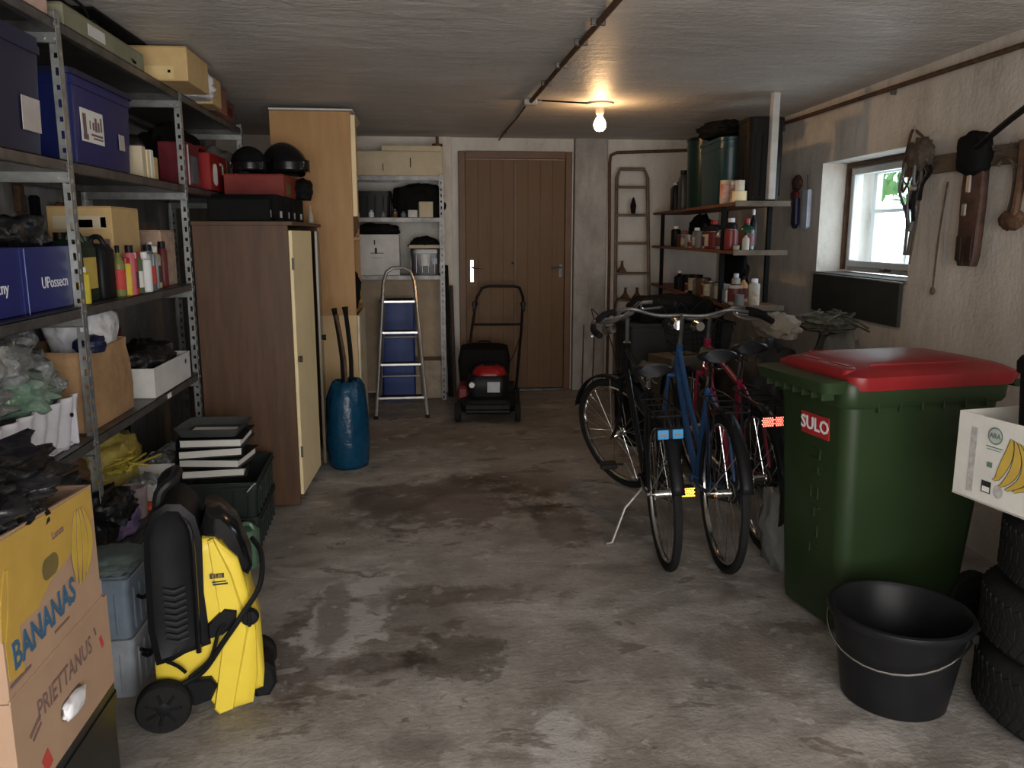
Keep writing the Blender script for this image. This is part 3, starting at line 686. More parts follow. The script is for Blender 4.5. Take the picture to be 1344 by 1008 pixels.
# white moulded tray with fluted front
g = G()
def tray(u, v):
    y = -.33 + .66 * u; z = .165 * v
    return (.17 + .012 * math.sin(u * 2 * PI * 7) * (1 - v * .3) - .03 * (1 - v) + .004 * noise.noise((u * 9, v * 5, 1)), y, z - .012 * (1 - v) * (0.5 + .5 * math.sin(u * 23)) + .012)
t = T('tray', 'white moulded foam tray with a fluted front on the middle shelf', 'tray', (-1.33, 2.52, .747), 0)
g.grid(tray, 84, 10); o = O('front', g, mat('white_foam', (.58, .57, .62), .6, var=.1), t, ang=60); md = o.modifiers.new('thick', 'SOLIDIFY'); md.thickness = .006
g = G(); g.box((-.01, 0, .006), (.32, .66, .012), .003); g.box((-.165, 0, .08), (.012, .66, .15), .003); g.box((0, -.325, .08), (.32, .012, .15), .003); g.box((0, .325, .08), (.33, .012, .155), .003); O('body', g, MATS['white_foam'], t)
g = G(); g.cyl((.182, .24, .12), (.188, .24, .12), .007, n=10); O('hole_rim', g, BLACK, t)
# brown paper bag
def paperbag(t):
    g = G(); rn_ = random.Random(4)
    secs = []
    for i, (z, hx, hy) in enumerate([(0, .13, .24), (.10, .135, .245), (.2, .13, .24), (.27, .12, .235), (.30, .125, .23)]): secs.append((z, hx, hy, .02, 0, 0))
    R = []
    for (z, hx, hy, r, cx, cy) in secs:
        R.append([(x + .012 * noise.noise((x * 9, y * 9, z * 9)), y + .014 * noise.noise((y * 7, z * 8, 3)), z + (.03 * noise.noise((x * 8, y * 8, 9)) if z > .26 else 0)) for x, y in rrect(hx, hy, r, 8)])
    g.rings(R, cap1=False); return g
o = TO('paper_bag', paperbag(None), TAN, 'open brown paper bag with a worn print behind the near shelf post', 'bag', (-1.32, 3.24, .747), ang=60)
md = o.modifiers.new('thick', 'SOLIDIFY'); md.thickness = .003
g = G(); g.add([(.136, .06, .09), (.136, .16, .10), (.136, .15, .2), (.136, .08, .19)], [(0, 1, 2, 3)]); 
heap('plastic_bag', 'white plastic bag bulging out of the brown paper bag', 'bag', (-1.31, 3.33, .99), (.11, .17, .115), FILMW, amp=.22, fr=1.8, seed=31)
heap('pouch', 'small navy cloth pouch beside the white plastic bag', 'bag', (-1.22, 3.15, 1.02), (.05, .06, .035), BLUED, seed=32)
heap('blanket', 'grey brown blanket at the wall behind the paper bag', 'cloth', (-1.53, 3.27, .747), (.07, .19, .23), mat('grey_cloth', (.16, .14, .12), .9), seed=33)
carton('box', 'open white box full of black cables, right of the paper bag', 'box', (-1.29, 3.92, .747), (.27, .56, .13), WHITE, open_top=True, sticker=[('x', .2, .09, .02, .02, PRINTK)])
heap('cable_bundle', 'tangled black cables and cloth in the open white box', 'cables', (-1.29, 3.90, .765), (.12, .24, .11), BAGB, amp=.5, fr=3, seed=34)
heap('bag', 'dark red bag lying at the wall behind the open white box', 'bag', (-1.53, 4.0, .747), (.085, .22, .19), mat('dark_red_cloth', (.14, .015, .02), .5, bump=.5, bscale=20), seed=35)
g = G(); g.box((0, 0, 0), (.004, .05, .022), .001); TO('price_tag', g, PAPER, 'small white tag stuck to the shelf edge under the white box', 'tag', (SX + .0025, 3.80, .728))
# ---- level 0.27
W6 = .272
heap('bag', 'shiny black bag draped beside the near post above the yellow carton', 'bag', (-1.27, 2.92, W6), (.13, .22, .16), BAGB, amp=.4, seed=41)
heap('bag', 'black garment bundle hanging over the edge of the lowest shelf', 'bag', (-1.17, 3.02, W6 + .13), (.09, .13, .07), BAGB, amp=.45, fr=3, seed=42)
heap('bag', 'purple patterned plastic bag on the lowest shelf', 'bag', (-1.24, 3.27, W6), (.09, .12, .07), mat('purple_film', (.10, .07, .22), .3, var=.2, col2=(.30, .22, .40), vscale=18, bump=.6, bscale=30), seed=43)
carton('box', 'small pale blue box on the purple bag', 'box', (-1.20, 3.20, W6 + .115), (.06, .09, .03), mat('pale_blue', (.40, .45, .62), .5), rz=.4)
g = G(); g.lathe([(.045, 0), (.052, .01), (.055, .13), (.05, .135), (.046, .13), (.044, .012), (0, .012)], 20, cap1=False)
TO('tin', g, mat('printed_tin', (.32, .26, .28), .4, var=.3, vscale=20), 'open round tin standing in the middle of the lowest shelf', 'tin', (-1.22, 3.45, W6))
for i, (x, y, dx, dy, h, lab) in enumerate([(-1.235, 3.66, .14, .17, .10, 'white open box beside the round tin on the lowest shelf'), (-1.24, 3.95, .17, .24, .125, 'white open box in the middle of the lowest shelf'), (-1.25, 4.19, .15, .18, .11, 'white open box at the far end of the lowest shelf'), (-1.42, 3.38, .16, .16, .12, 'white open box at the back of the lowest shelf behind the purple bag')]):
    carton('box', lab, 'box', (x, y, W6), (dx, dy, h), WHITE, open_top=True, rz=[-.1, .06, -.05, .2][i], group='white open boxes on the lowest shelf')
    heap('fittings', ['handful of metal fittings in the white box beside the tin', 'metal and plastic fittings in the middle white box', 'grey fittings in the farthest white box', 'grey fittings in the white box at the back'][i], 'fittings', (x, y, W6 + .01), (dx * .38, dy * .38, h * .62), [FOIL, FOIL, GREYL, FOIL][i], amp=.6, fr=4, seed=50 + i, box=.5)
YF = mat('yellow_film', (.45, .34, .05), .4, var=.2, col2=(.60, .50, .18), vscale=14, bump=.7, bscale=26)
heap('bag', 'yellow plastic bag spilling over the lowest shelf', 'bag', (-1.45, 3.80, W6), (.13, .22, .16), YF, amp=.4, seed=61)
g = G()
rn = random.Random(9)
for k in range(5):
    pts = [(-1.36 + rn.uniform(-.1, .12), 3.72 + rn.uniform(-.2, .2), W6 + .17 + rn.uniform(-.03, .05)) for _ in range(6)]
    g.tube(pts, .006, 6, smooth=5)
TO('hose', g, mat('yellow_hose', (.60, .50, .08), .4), 'thin yellow hose coiled on the yellow bag', 'hose')
heap('bag', 'brown and white bag at the wall on the lowest shelf', 'bag', (-1.50, 3.42, W6), (.1, .16, .16), mat('brown_bag', (.16, .09, .05), .6), seed=62)
carton('carton', 'red brown small carton behind the near post on the lowest shelf', 'box', (-1.40, 3.14, W6), (.1, .1, .18), REDD)
g = G(); g.lathe([(.032, 0), (.032, .02), (.02, .03), (0, .03)], 16); TO('cap', g, mat('orange_red', (.62, .10, .04), .4), 'small orange red cap lying on the white fittings box', 'lid', (-1.19, 3.565, W6))
heap('boot', 'dark boot shaped bundle leaning at the wall above the far end of the lowest shelf', 'bag', (-1.54, 4.15, W6), (.07, .13, .20), BLACKM, seed=63)

# ---- floor under the shelving
for i, (x, y, m, d, lab) in enumerate([(-1.30, 2.79, GREYL, (.3, .26, .20), 'light grey plastic case under the shelving beside the cartons'), (-1.32, 3.15, mat('blue_grey', (.17, .21, .26), .4), (.3, .26, .19), 'blue grey plastic case under the lowest shelf'), (-1.33, 3.46, GREY, (.3, .28, .17), 'dark grey plastic case under the lowest shelf behind the washer')]):
    t = tub('plastic_case', lab, 'case', (x, y, 0), d, m, lid=True, r=.02, tp=.95, ribs=False)
    g = G(); g.box((d[0] / 2, 0, d[2] * .86), (.014, .09, .05), .004); O('latch', g, GREYL, t)
for i, (x, y, z, m, lab) in enumerate([(-1.02, 2.62, 0, GREYL, 'pale grey bottle crate on the floor between cartons and washer'), (-1.02, 2.62, .20, mat('blue_grey', (.17, .21, .26), .4), 'blue grey tool case on top of the pale grey crate')]):
    t = tub('plastic_case', lab, 'case', (x, y, z), (.20, .26, .185), m, lid=True, r=.02, tp=.96, ribs=True)
    g = G(); g.tube([(.105, -.07, .12), (.125, -.06, .11), (.125, .06, .11), (.105, .07, .12)], .007, 6, smooth=3); O('handle', g, BLACK, t)
heap('rag', 'dusty green grey rag hanging on the floor cases beside the washer', 'cloth', (-1.0, 2.60, .40), (.09, .11, .03), mat('green_grey_cloth', (.10, .13, .12), .9), seed=71)
g = G(); g.tube([(-.90, 2.50, .16), (-.89, 2.58, .12), (-.90, 2.66, .16), (-.885, 2.74, .24)], .006, 6, smooth=5); TO('cable', g, BLACK, 'black cable looped in front of the pale grey crate', 'cable')

# black stacking crates with binders, beside the far post
CRT = mat('black_green_plastic', (.016, .022, .020), .42)
def stack_crate(z, lab):
    t = T('stacking_crate', lab, 'crate', (-.965, 3.95, z), .04, 'black stacking crates beside the brown cabinet')
    x, y, h = .20, .27, .17; g = G(); w = .005
    g.loft([(0, x * .93, y * .95, .02, 0, 0), (h * .8, x * .97, y * .98, .02, 0, 0), (h * .8, x, y, .02, 0, 0), (h, x, y, .02, 0, 0), (h, x - .01, y - .01, .015, 0, 0), (.008, x * .93 - w, y * .95 - w, .015, 0, 0)], 3); O('body', g, CRT, t)
    for i in range(6):
        for s_ in (-1,):
            g = G(); g.box((-.15 + .06 * i, s_ * y * .965, h * .42), (.010, .012, h * .74), .002); O('rib', g, CRT, t)
    for i in range(7):
        g = G(); g.box((x * .955, -.22 + .073 * i, h * .42), (.012, .010, h * .74), .002); O('rib', g, CRT, t)
    g = G(); g.box((0, -y - .003, h * .9), (2 * x * .9, .006, .008), .002); g.box((x + .003, 0, h * .9), (.006, 2 * y * .9, .008), .002); O('rim_band', g, CRT, t)
for i in range(2): stack_crate(.0 + i * .165, ['lower black stacking crate on the floor beside the cabinet', 'upper black stacking crate carrying the binders'][i])
for i in range(4):
    z = .337 + i * .048; rz = [.05, -.06, .08, .0][i]
    lab = ['lowest ring binder of the pile on the black crates', 'second ring binder from below on the black crates', 'third ring binder from below on the black crates', 'black folder second from the top of the binder pile'][i]
    t = T('ring_binder', lab, 'binder', (-.985 + [.0, .012, -.015, .01][i], 3.90, z), rz * 2.2, 'binders piled on the black crates')
    g = G(); g.box((0, 0, .022), (.27, .25, .032), .001); O('pages', g, PAPER, t)
    g = G(); g.box((0, 0, .003), (.30, .28, .004), .001); g.box((0, 0, .043), (.30, .28, .004), .001); g.box((-.148, 0, .023), (.004, .28, .042), .001); O('cover', g, BLACK, t)
t = T('tray', 'clear grey plastic tray lying on top of the binder pile', 'tray', (-.985, 3.90, .531), -.05)
g = G(); g.loft([(0, .13, .12, .03, 0, 0), (.04, .15, .14, .03, 0, 0), (.04, .145, .135, .03, 0, 0), (.006, .125, .115, .03, 0, 0)], 5); O('body', g, mat('smoked_plastic', (.06, .065, .065), .2), t)
g = G(); g.box((.0, -.02, .0075), (.2, .14, .003)); O('paper_sheet', g, PAPER, t)
g = G(); g.tube([(-.80, 3.66, .30), (-.77, 3.68, .33), (-.76, 3.74, .31), (-.765, 3.80, .27)], .004, 6, smooth=4); TO('wire', g, ALU, 'bent light wire on the rim of the black crate', 'wire')
t = carton('carton', 'small white carton on the floor behind the yellow washer', 'box', (-.83, 3.36, 0), (.10, .13, .16), WHITE, rz=.1, sticker=[('-y', .0, .09, .05, .05, GREY)])
canister('canister', 'translucent green canister on the floor beside the small white carton', 'canister', (-.80, 3.55, 0), (.12, .12, .19), mat('clear_green', (.09, .17, .11), .25), mat('green_cap', (.04, .25, .06), .4))

# ------------------------------------------------------------------ brown cabinet with the cream door
t = T('cabinet', 'tall brown cabinet with a cream door beside the shelving', 'cabinet', (0, 0, 0))
g = G(); g.box((-.90, 4.335, .755), (.47, .022, 1.49), .002); O('side_panel', g, WOODD, t)
g = G(); g.box((-.90, 5.54, .755), (.47, .022, 1.49), .002); O('side_panel', g, WOODD, t)
g = G(); g.box((-1.125, 4.94, .755), (.012, 1.2, 1.49)); O('back_panel', g, WOODD, t)
g = G(); g.box((-.89, 4.94, 1.505), (.50, 1.24, .022), .003); O('top_panel', g, WOODD, t)
g = G(); g.box((-.90, 4.94, .06), (.45, 1.17, .02), .002); O('bottom_panel', g, WOODD, t)
g = G(); g.box((-.70, 4.94, .025), (.02, 1.17, .05), .002); O('plinth', g, WOODD, t)
g = G(); g.M = Matrix.Translation((-.655, 4.348, 0)) @ Matrix.Rotation(math.radians(-2.5), 4, 'Z') @ Matrix.Translation((.655, -4.348, 0)); g.box((-.658, 4.635, .765), (.018, .575, 1.41), .003); d_ = O('door', g, CREAM, t, label='cream door, slightly ajar')
g = G(); g.cyl((-.648, 4.37, .80), (-.628, 4.37, .80), .014, .018, n=12); O('knob', g, RUST, d_)
g = G(); g.box((0, -.29, 0), (.018, .575, 1.41), .003)
d_ = O('door', g, mat('olive_veneer', (.10, .082, .05), .25, var=.2), t, label='dark veneered door'); d_.location = (-.658, 5.53, .765); d_.rotation_euler = (0, 0, math.radians(5.5))
g = G(); g.cyl((.010, -.52, .07), (.035, -.52, .07), .014, .018, n=12); O('knob', g, BLACK, d_)
for z in (.3, 1.3):
    g = G(); g.cyl((-.648, 4.345, z - .03), (-.648, 4.345, z + .03), .006, n=8); O('hinge', g, STEELD, t)

# on the cabinet: dark cases, red boxes, helmets, bags
for i, (y, h, dx, m, lab) in enumerate([(4.46, .11, .3, BLACKM, 'black box with pale patches, nearest on the brown cabinet'), (4.66, .14, .34, BLACKM, 'second black box from the shelf post on the brown cabinet'), (4.87, .14, .36, BLACKM, 'middle black box of the row on the brown cabinet'), (5.09, .14, .36, BLACKM, 'fourth black box of the row on the brown cabinet'), (5.30, .14, .38, BLACKM, 'farthest black box on the brown cabinet')]):
    t = carton('box', lab, 'box', (-.92, y, 1.517), (dx, .18, h), m, rz=[.1, -.05, .06, 0, -.08][i], group='black boxes standing on the brown cabinet')
    g = G(); g.box((dx / 2 + .001, .02, .04), (.0016, .05, .035)); g2 = O('label', g, [GREYL, WHITE, WHITE, GREYL, WHITE][i], t)
R1 = mat('bright_red_box', (.26, .012, .010), .4, var=.1)
t = carton('box', 'dark red picture box with a white edge beside the far shelf post', 'box', (-1.24, 4.58, 1.692), (.14, .25, .22), mat('maroon_box', (.13, .012, .02), .4, var=.3), sticker=[('x', -.10, .11, .02, .2, PAPER), ('x', .01, .09, .14, .14, mat('grey_print', (.10, .11, .12), .5, var=.4))])
t = carton('canister', 'bright red canister box with a white rounded label above the cabinet', 'canister', (-1.23, 5.00, 1.692), (.18, .40, .20), R1)
g = G(); g.loft([(0, .045, .06, .03, 0, 0), (.0015, .045, .06, .03, 0, 0)], 4); l_ = O('label', g, PAPER, t); l_.matrix_local = plane_px(.0915, -.09, .09)
g = G(); g.box((.092, .10, .13), (.002, .02, .06)); g.box((.092, .07, .155), (.002, .07, .015)); O('marking', g, PAPER, t)
g = G(); g.tube([(.0, -.14, .2), (.0, -.10, .24), (.0, .06, .24), (.0, .10, .2)], .010, 8, smooth=4); O('handle', g, R1, t)
carton('carton', 'brown printed carton strip beside the red canister box', 'box', (-1.22, 5.26, 1.692), (.16, .09, .19), mat('brown_print', (.16, .10, .06), .5, var=.5, vscale=25))
carton('box', 'red box with a greenish picture on the row of black boxes', 'box', (-.93, 5.18, 1.66), (.34, .42, .13), mat('red_picture_box', (.16, .014, .012), .45, col2=(.22, .03, .02), vscale=9), rz=-.06, sticker=[('x', -.08, .05, .11, .07, mat('green_print', (.09, .09, .03), .5)), ('x', .13, .06, .05, .09, REDD)])
carton('box', 'narrow red box with a white label at the right end of the black boxes', 'box', (-.80, 5.42, 1.517), (.12, .06, .22), RED, sticker=[('-y', 0, .05, .09, .05, PAPER)])
def helmet(c, rz, r, m, lab, visor=True):
    t = T('helmet', lab, 'helmet', c, rz, 'helmets on the red boxes above the brown cabinet'); g = G()
    n = 20; R = []
    for i in range(9):
        a = (i / 8) * PI * .5; z = r * .98 * math.sin(a); rr = r * math.cos(a)
        R.append([(1.18 * rr * math.cos(2 * PI * j / n), .92 * rr * math.sin(2 * PI * j / n), z + r * .45 - .25 * r * max(0, math.cos(2 * PI * j / n)) * math.cos(a)) for j in range(n)])
    R.insert(0, [(1.02 * r * math.cos(2 * PI * j / n), .80 * r * math.sin(2 * PI * j / n), .0 + .02 * math.cos(4 * PI * j / n) + .02) for j in range(n)])
    g.rings(R); O('shell', g, m, t, ang=60)
    if visor:
        g = G()
        def v(u, w): a = (u - .5) * 2.3; return (1.2 * r * math.cos(a), 1.0 * r * math.sin(a), r * .15 + w * r * .5)
        g.grid(v, 12, 4); o = O('visor', g, BLACKG, t); md = o.modifiers.new('thick', 'SOLIDIFY'); md.thickness = .003
    g = G(); g.tube([(.0, -.8 * r, .03), (.2 * r, -.5 * r, -.0 + .005), (.3 * r, 0, .006), (.2 * r, .5 * r, .005), (0, .8 * r, .03)], .006, 6, smooth=3); O('strap', g, BLACKM, t)
    g = G(); g.cyl((.1 * r, -.9 * r, r * .5), (.1 * r, -.96 * r, r * .5), .016, n=10); O('rivet', g, CHROME, t)
    return t
helmet((-.80, 5.22, 1.797), -.9, .14, BLACKG, 'glossy black helmet in front of the plywood cupboard side')
helmet((-.99, 5.12, 1.797), -1.3, .115, BLACKM, 'matt black helmet behind the glossy one')
heap('bag', 'grey cloth bag lying behind the helmets', 'bag', (-1.27, 5.50, 1.692), (.12, .2, .16), mat('grey_bag', (.12, .12, .115), .8), seed=73)
heap('jacket', 'black jacket stuffed under the top shelf behind the red box', 'cloth', (-1.42, 5.1, 1.692), (.12, .4, .2), BLACKM, seed=74)
heap('sleeping_bag', 'dark bundle hanging over the right end of the black boxes', 'bag', (-.72, 5.36, 1.66), (.06, .09, .07), BLACKM, seed=76, flat=True)
g = G(); g.lathe([(.018, 0), (.02, .01), (.018, .05), (.006, .09), (.005, .115), (0, .116)], 12); TO('bottle', g, mat('clear_bottle', (.35, .30, .24), .2), 'tiny pale bottle on the cabinet corner in front of the plywood', 'bottle', (-.69, 5.45, 1.517))

# ------------------------------------------------------------------ plywood cupboard and cream lower cupboard
t = T('tall_cupboard', 'tall plywood cupboard reaching the ceiling behind the brown cabinet', 'cupboard')
g = G(); g.box((-.70, 5.71, 1.575), (.52, .02, 1.345), .002); O('side_panel', g, WOODP, t)
g = G(); g.box((-.70, 6.40, 1.575), (.50, .02, 1.345), .002); O('side_panel', g, WOODP, t)
g = G(); g.box((-.95, 6.05, 1.575), (.01, .68, 1.34)); O('back_panel', g, WOODP, t)
for z in (.92, 1.42, 1.86, 2.24):
    g = G(); g.box((-.69, 6.055, z), (.50, .668, .02), .002); O('shelf', g, CREAM if z > 1 else WOODP, t)
g = G(); g.box((-.425, 5.738, 1.90), (.03, .035, .66), .002); O('edge_strip', g, CREAM, t)
g = G(); g.box((-.69, 6.05, 2.256), (.54, .74, .012), .002); TO('board', g, WHITE, 'thin white board lying on the plywood cupboard under the ceiling', 'board')
heap('bundle', 'brown cloth bundle in the open front of the plywood cupboard', 'cloth', (-.56, 5.98, 1.43), (.13, .2, .12), mat('brown_cloth', (.14, .08, .05), .9), seed=78)
heap('bundle', 'dark bundle low in the open front of the plywood cupboard', 'cloth', (-.56, 5.98, .93), (.13, .2, .16), BLACKM, seed=79)
t = T('lower_cupboard', 'cream cupboard standing under the plywood one behind the blue sack', 'cupboard')
g = G(); g.box((-.70, 5.73, .455), (.52, .02, .90), .002); O('side_panel', g, mat('peach_board', (.58, .40, .20), .5, var=.06), t)
g = G(); g.box((-.70, 6.40, .455), (.50, .02, .90), .002); O('side_panel', g, WOODP, t)
g = G(); g.box((-.95, 6.07, .455), (.01, .66, .88)); O('back_panel', g, WOODP, t)
g = G(); g.box((-.432, 6.07, .455), (.016, .64, .88), .002); O('door', g, mat('cream_gloss', (.60, .53, .38), .35), t)
g = G(); g.box((-.42, 5.85, .62), (.004, .05, .10), .001); g.box((-.42, 5.85, .45), (.004, .05, .06), .001); O('label', g, PRINTY, t)
# blue sack with sticks
g = G()
R = []
for i, (z, r) in enumerate([(0, .118), (.03, .128), (.15, .135), (.3, .128), (.44, .118), (.51, .10), (.545, .085), (.55, .06), (.50, .05)]):
    n = 40; R.append([((r * 1.0 + .012 * noise.noise((math.cos(2 * PI * j / n) * 3, math.sin(2 * PI * j / n) * 3, z * 9)) * (1 + z)) * math.cos(2 * PI * j / n), (r * 1.25 + .012 * noise.noise((math.cos(2 * PI * j / n) * 3, 5 + math.sin(2 * PI * j / n) * 3, z * 9))) * math.sin(2 * PI * j / n), z + (.02 * noise.noise((j * .7, z, 2)) if z > .5 else 0)) for j in range(n)])
g.rings(R)
TO('sack', g, BLUEBAG, 'blue plastic sack standing in front of the cream cupboard', 'sack', (-.475, 5.14, 0), ang=80)
for i, (x0, y0, x1, y1, z1, r, m, lab) in enumerate([(-.50, 5.17, -.545, 5.26, .99, .013, BLACKM, 'dark stick leaning left in the blue sack'), (-.48, 5.18, -.53, 5.24, .95, .010, RUST, 'thin brown stick in the middle of the blue sack'), (-.455, 5.16, -.475, 5.24, 1.0, .014, BLACKM, 'dark stick with a thick end leaning in the blue sack')]):
    g = G(); g.tube([(x0, y0, .30), ((x0 + x1) / 2 + .02, (y0 + y1) / 2, .66), (x1, y1, z1)], [r] * 4 + [r] * 4 + [r * 1.4], 8, smooth=4); TO('stick', g, m, lab, 'stick', group='sticks in the blue sack')

# ------------------------------------------------------------------ steel shelf at the back wall
t = T('steel_shelving', 'steel shelving at the back wall left of the door', 'shelving')
for x, y, sx, sy in ((.215, 7.14, 1, 1), (.215, 7.50, 1, -1), (-.62, 7.14, -1, 1), (-.62, 7.50, -1, -1)):
    angle_post(x, y, 1.95, sx, sy, parent=t).data.materials[0] = STEELD
for z in (1.10, 1.59, 1.935): steel_shelf(-.618, .213, 7.142, 7.498, z, t, m=STEELD)
carton('carton', 'long cream carton on top of the back shelving', 'box', (-.22, 7.32, 1.937), (.86, .32, .20), CARDL, sticker=[('-y', -.28, .09, .18, .10, CARDL), ('-y', .16, .11, .008, .08, BLACKM), ('-y', -.07, .07, .006, .06, BLACKM)], lid=True)
carton('carton', 'thin cream carton lying on the long one at the back wall', 'box', (-.05, 7.30, 2.142), (.50, .25, .045), CARDL, lid=False)
g = G(); g.cyl((.17, 7.25, 2.19), (.17, 7.25, 2.21), .045, n=14); g.cyl((.17, 7.25, 2.21), (.17, 7.25, 2.27), .014, n=10); TO('lamp_base', g, RUST, 'small brown metal base standing on the thin carton', 'lamp base')
tub('crate', 'dark crate on the left of the upper back shelf', 'crate', (-.40, 7.32, 1.592), (.34, .30, .22), BLACK, lid=False)
heap('bag', 'black bag on the right of the upper back shelf', 'bag', (.0, 7.36, 1.592), (.22, .13, .16), BLACKM, seed=81)
carton('carton', 'small cream box in front of the black bag on the back shelf', 'box', (.06, 7.19, 1.592), (.12, .08, .13), CARDL, rz=.1)
carton('carton', 'little white box beside the cream one on the back shelf', 'box', (-.05, 7.18, 1.592), (.08, .07, .06), WHITE)
for i, (x, h) in enumerate([(-.52, .05), (-.40, .06), (-.30, .05), (-.20, .07), (-.13, .05)]):
    g = G(); g.lathe([(.022, 0), (.024, .005), (.024, h * .7), (.012, h * .85), (.012, h), (0, h)], 12); TO('jar', g, [GREYL, WHITEP, GREY, mat('brown_glass', (.1, .05, .02), .2), GREY][i], ['tiny grey jar at the left post of the upper back shelf', 'tiny white jar before the dark crate', 'tiny dark jar before the dark crate', 'tiny brown jar in the middle of the upper back shelf', 'tiny dark jar beside the little white box'][i], 'jar', (x, 7.165, 1.592))
t = carton('carton', 'big white carton on the middle back shelf behind the step ladder', 'box', (-.36, 7.31, 1.102), (.38, .30, .345), WHITE)
g = G(); g.box((0, -.1512, .19), (.11, .001, .006)); g.box((-.01, -.1512, .21), (.02, .001, .05)); g.box((.0, -.1512, .15), (.09, .001, .003)); g.box((-.02, -.1512, .28), (.012, .001, .04)); O('print', g, PRINTK, t)
heap('cloth', 'black cloth lying on the big white carton', 'cloth', (-.36, 7.31, 1.45), (.19, .13, .05), BLACKM, seed=82)
t = tub('container', 'clear container with dark contents beside the big white carton', 'container', (.05, 7.30, 1.102), (.26, .26, .22), mat('smoky', (.05, .05, .05), .15), lid=False, sticker=[('-y', .0, .13, .07, .10, PAPER), ('-y', .08, .12, .04, .05, GREYL)])
heap('bag', 'black bag piled on the clear container', 'bag', (.05, 7.31, 1.30), (.13, .11, .07), BLACKM, seed=83)
g = G(); g.box((0, 0, 0), (.28, .02, .03), .004); TO('board', g, CARDL, 'thin pale board on the clear container', 'board', (.05, 7.20, 1.345), .05)
g = G(); g.box((-.20, 7.525, .54), (.82, .03, 1.03), .002); TO('board', g, mat('beige_board', (.40, .30, .20), .7, var=.12), 'beige board leaning at the wall under the back shelving', 'board')
carton('carton', 'stained pale carton standing low at the foot of the back shelving', 'box', (.06, 7.35, 0), (.26, .25, .34), mat('pale_dirty_card', (.30, .24, .18), .8, var=.3))
tub('blue_container', 'tall blue container behind the step ladder', 'container', (-.20, 7.28, 0), (.30, .24, .875), mat('matt_blue', (.014, .035, .16), .45), lid=True, r=.02, tp=.97, ribs=False, lidm=mat('matt_blue_lid', (.05, .06, .12), .5))
for i, (x, w, h, m, lab) in enumerate([(.245, .035, 1.18, BLACKM, 'black board leaning between back shelving and door'), (.285, .03, 1.0, mat('dark_brown_board', (.035, .022, .016), .7), 'dark brown board leaning nearest the door frame')]):
    g = G(); g.box((0, 0, h / 2), (w, .12, h), .004, rot=Matrix.Rotation(-.02, 4, 'Y')); TO('board', g, m, lab, 'board', (x, 7.34 - i * .02, 0))

# ------------------------------------------------------------------ step ladder
t = T('step_ladder', 'aluminium step ladder with four treads in front of the back shelving', 'ladder', (-.165, 6.43, 0), .02)
def rail_x(z): return .205 - .075 * z
def fy(z): return .26 * z      # front rails lean back
g = G()
top = 1.17
g.tube([(-rail_x(0), 0, 0), (-rail_x(top - .1), fy(top - .1), top - .1), (-rail_x(top) + .02, fy(top), top - .02), (-rail_x(top) + .07, fy(top), top + .015), (rail_x(top) - .07, fy(top), top + .015), (rail_x(top) - .02, fy(top), top - .02), (rail_x(top - .1), fy(top - .1), top - .1), (rail_x(0), 0, 0)], .014, 8)
O('front_frame', g, ALU, t)
for z in (.16, .42, .67, .915):
    g = G(); g.box((0, fy(z) + (.03 if z < .9 else .07), z), (2 * rail_x(z) - .02, .075 if z < .9 else .17, .022), .004); tr = O('tread', g, ALU, t)
    g = G(); g.box((0, fy(z) + (.03 if z < .9 else .07), z + .013), (2 * rail_x(z) - .05, .06 if z < .9 else .15, .004), .001); O('rubber_mat', g, BLACKM, tr)
g = G()
for s_ in (-1, 1): g.tube([(s_ * (rail_x(.9) - .015), fy(.9) + .12, .90), (s_ * .185, .62, .01)], .011, 8)
for z in (.25, .6): g.cyl((-.17, .62 - .3 * z, z), (.17, .62 - .3 * z, z), .008, n=8)
O('rear_frame', g, ALU, t, kind='stuff')
for s_ in (-1, 1):
    g = G(); g.box((s_ * .205, 0, .012), (.034, .034, .028), .005); O('rubber_foot', g, RUB, t)

# ------------------------------------------------------------------ lawn mower
t = T('lawn_mower', 'black and red petrol lawn mower standing before the wooden door', 'lawn mower', (.535, 6.50, 0), -.10)
g = G(); g.loft([(.07, .215, .26, .10, 0, 0), (.13, .235, .28, .10, 0, 0), (.17, .22, .26, .10, 0, 0), (.19, .15, .18, .08, 0, 0)], 6); O('deck', g, BLACK, t)
g = G(); g.cyl((-.17, -.29, .085), (.17, -.29, .085), .018, n=10); g.box((0, -.27, .12), (.36, .04, .05), .01); O('front_bar', g, BLACK, t)
for sx in (-1, 1):
    for yy, r in ((-.25, .078), (.24, .09)):
        g = G(); q = Matrix.Rotation(PI / 2, 4, 'Y')
        g.lathe([(r * .6, -.022), (r * .92, -.022), (r, -.014), (r, .014), (r * .92, .022), (r * .6, .022)], 20, (sx * .235, yy, r), q); w = O('wheel', g, RUB, t)
        g = G(); g.lathe([(r * .62, -.02), (r * .3, -.024), (r * .3, .024), (r * .62, .02)], 16, (sx * .235, yy, r), q); O('hub', g, mat('brown_hub', (.10, .07, .05), .5), w)
g = G(); g.loft([(.18, .15, .16, .06, 0, -.03), (.25, .17, .17, .07, 0, -.03), (.32, .165, .165, .07, 0, -.03), (.35, .14, .15, .06, 0, -.03)], 6); O('engine_shroud', g, BLACK, t)
g = G(); g.loft([(.33, .13, .14, .09, .01, -.03), (.36, .135, .145, .09, .01, -.03), (.395, .115, .12, .09, .01, -.03), (.415, .07, .08, .07, .01, -.03)], 7); c_ = O('engine_cover', g, RED, t, ang=50)
g = G()
for k in range(5): g.box((.01, -.03 + (k - 2) * .022, .414), (.09, .006, .008), .002)
O('vent', g, BLACK, c_, kind='stuff')
g = G(); g.box((.045, -.204, .265), (.10, .008, .085), .002); O('label', g, mat('silver_label', (.42, .44, .46), .5), t)
g = G(); g.cyl((-.125, -.175, .285), (-.125, -.225, .285), .022, n=14); O('primer_cap', g, WHITEP, t)
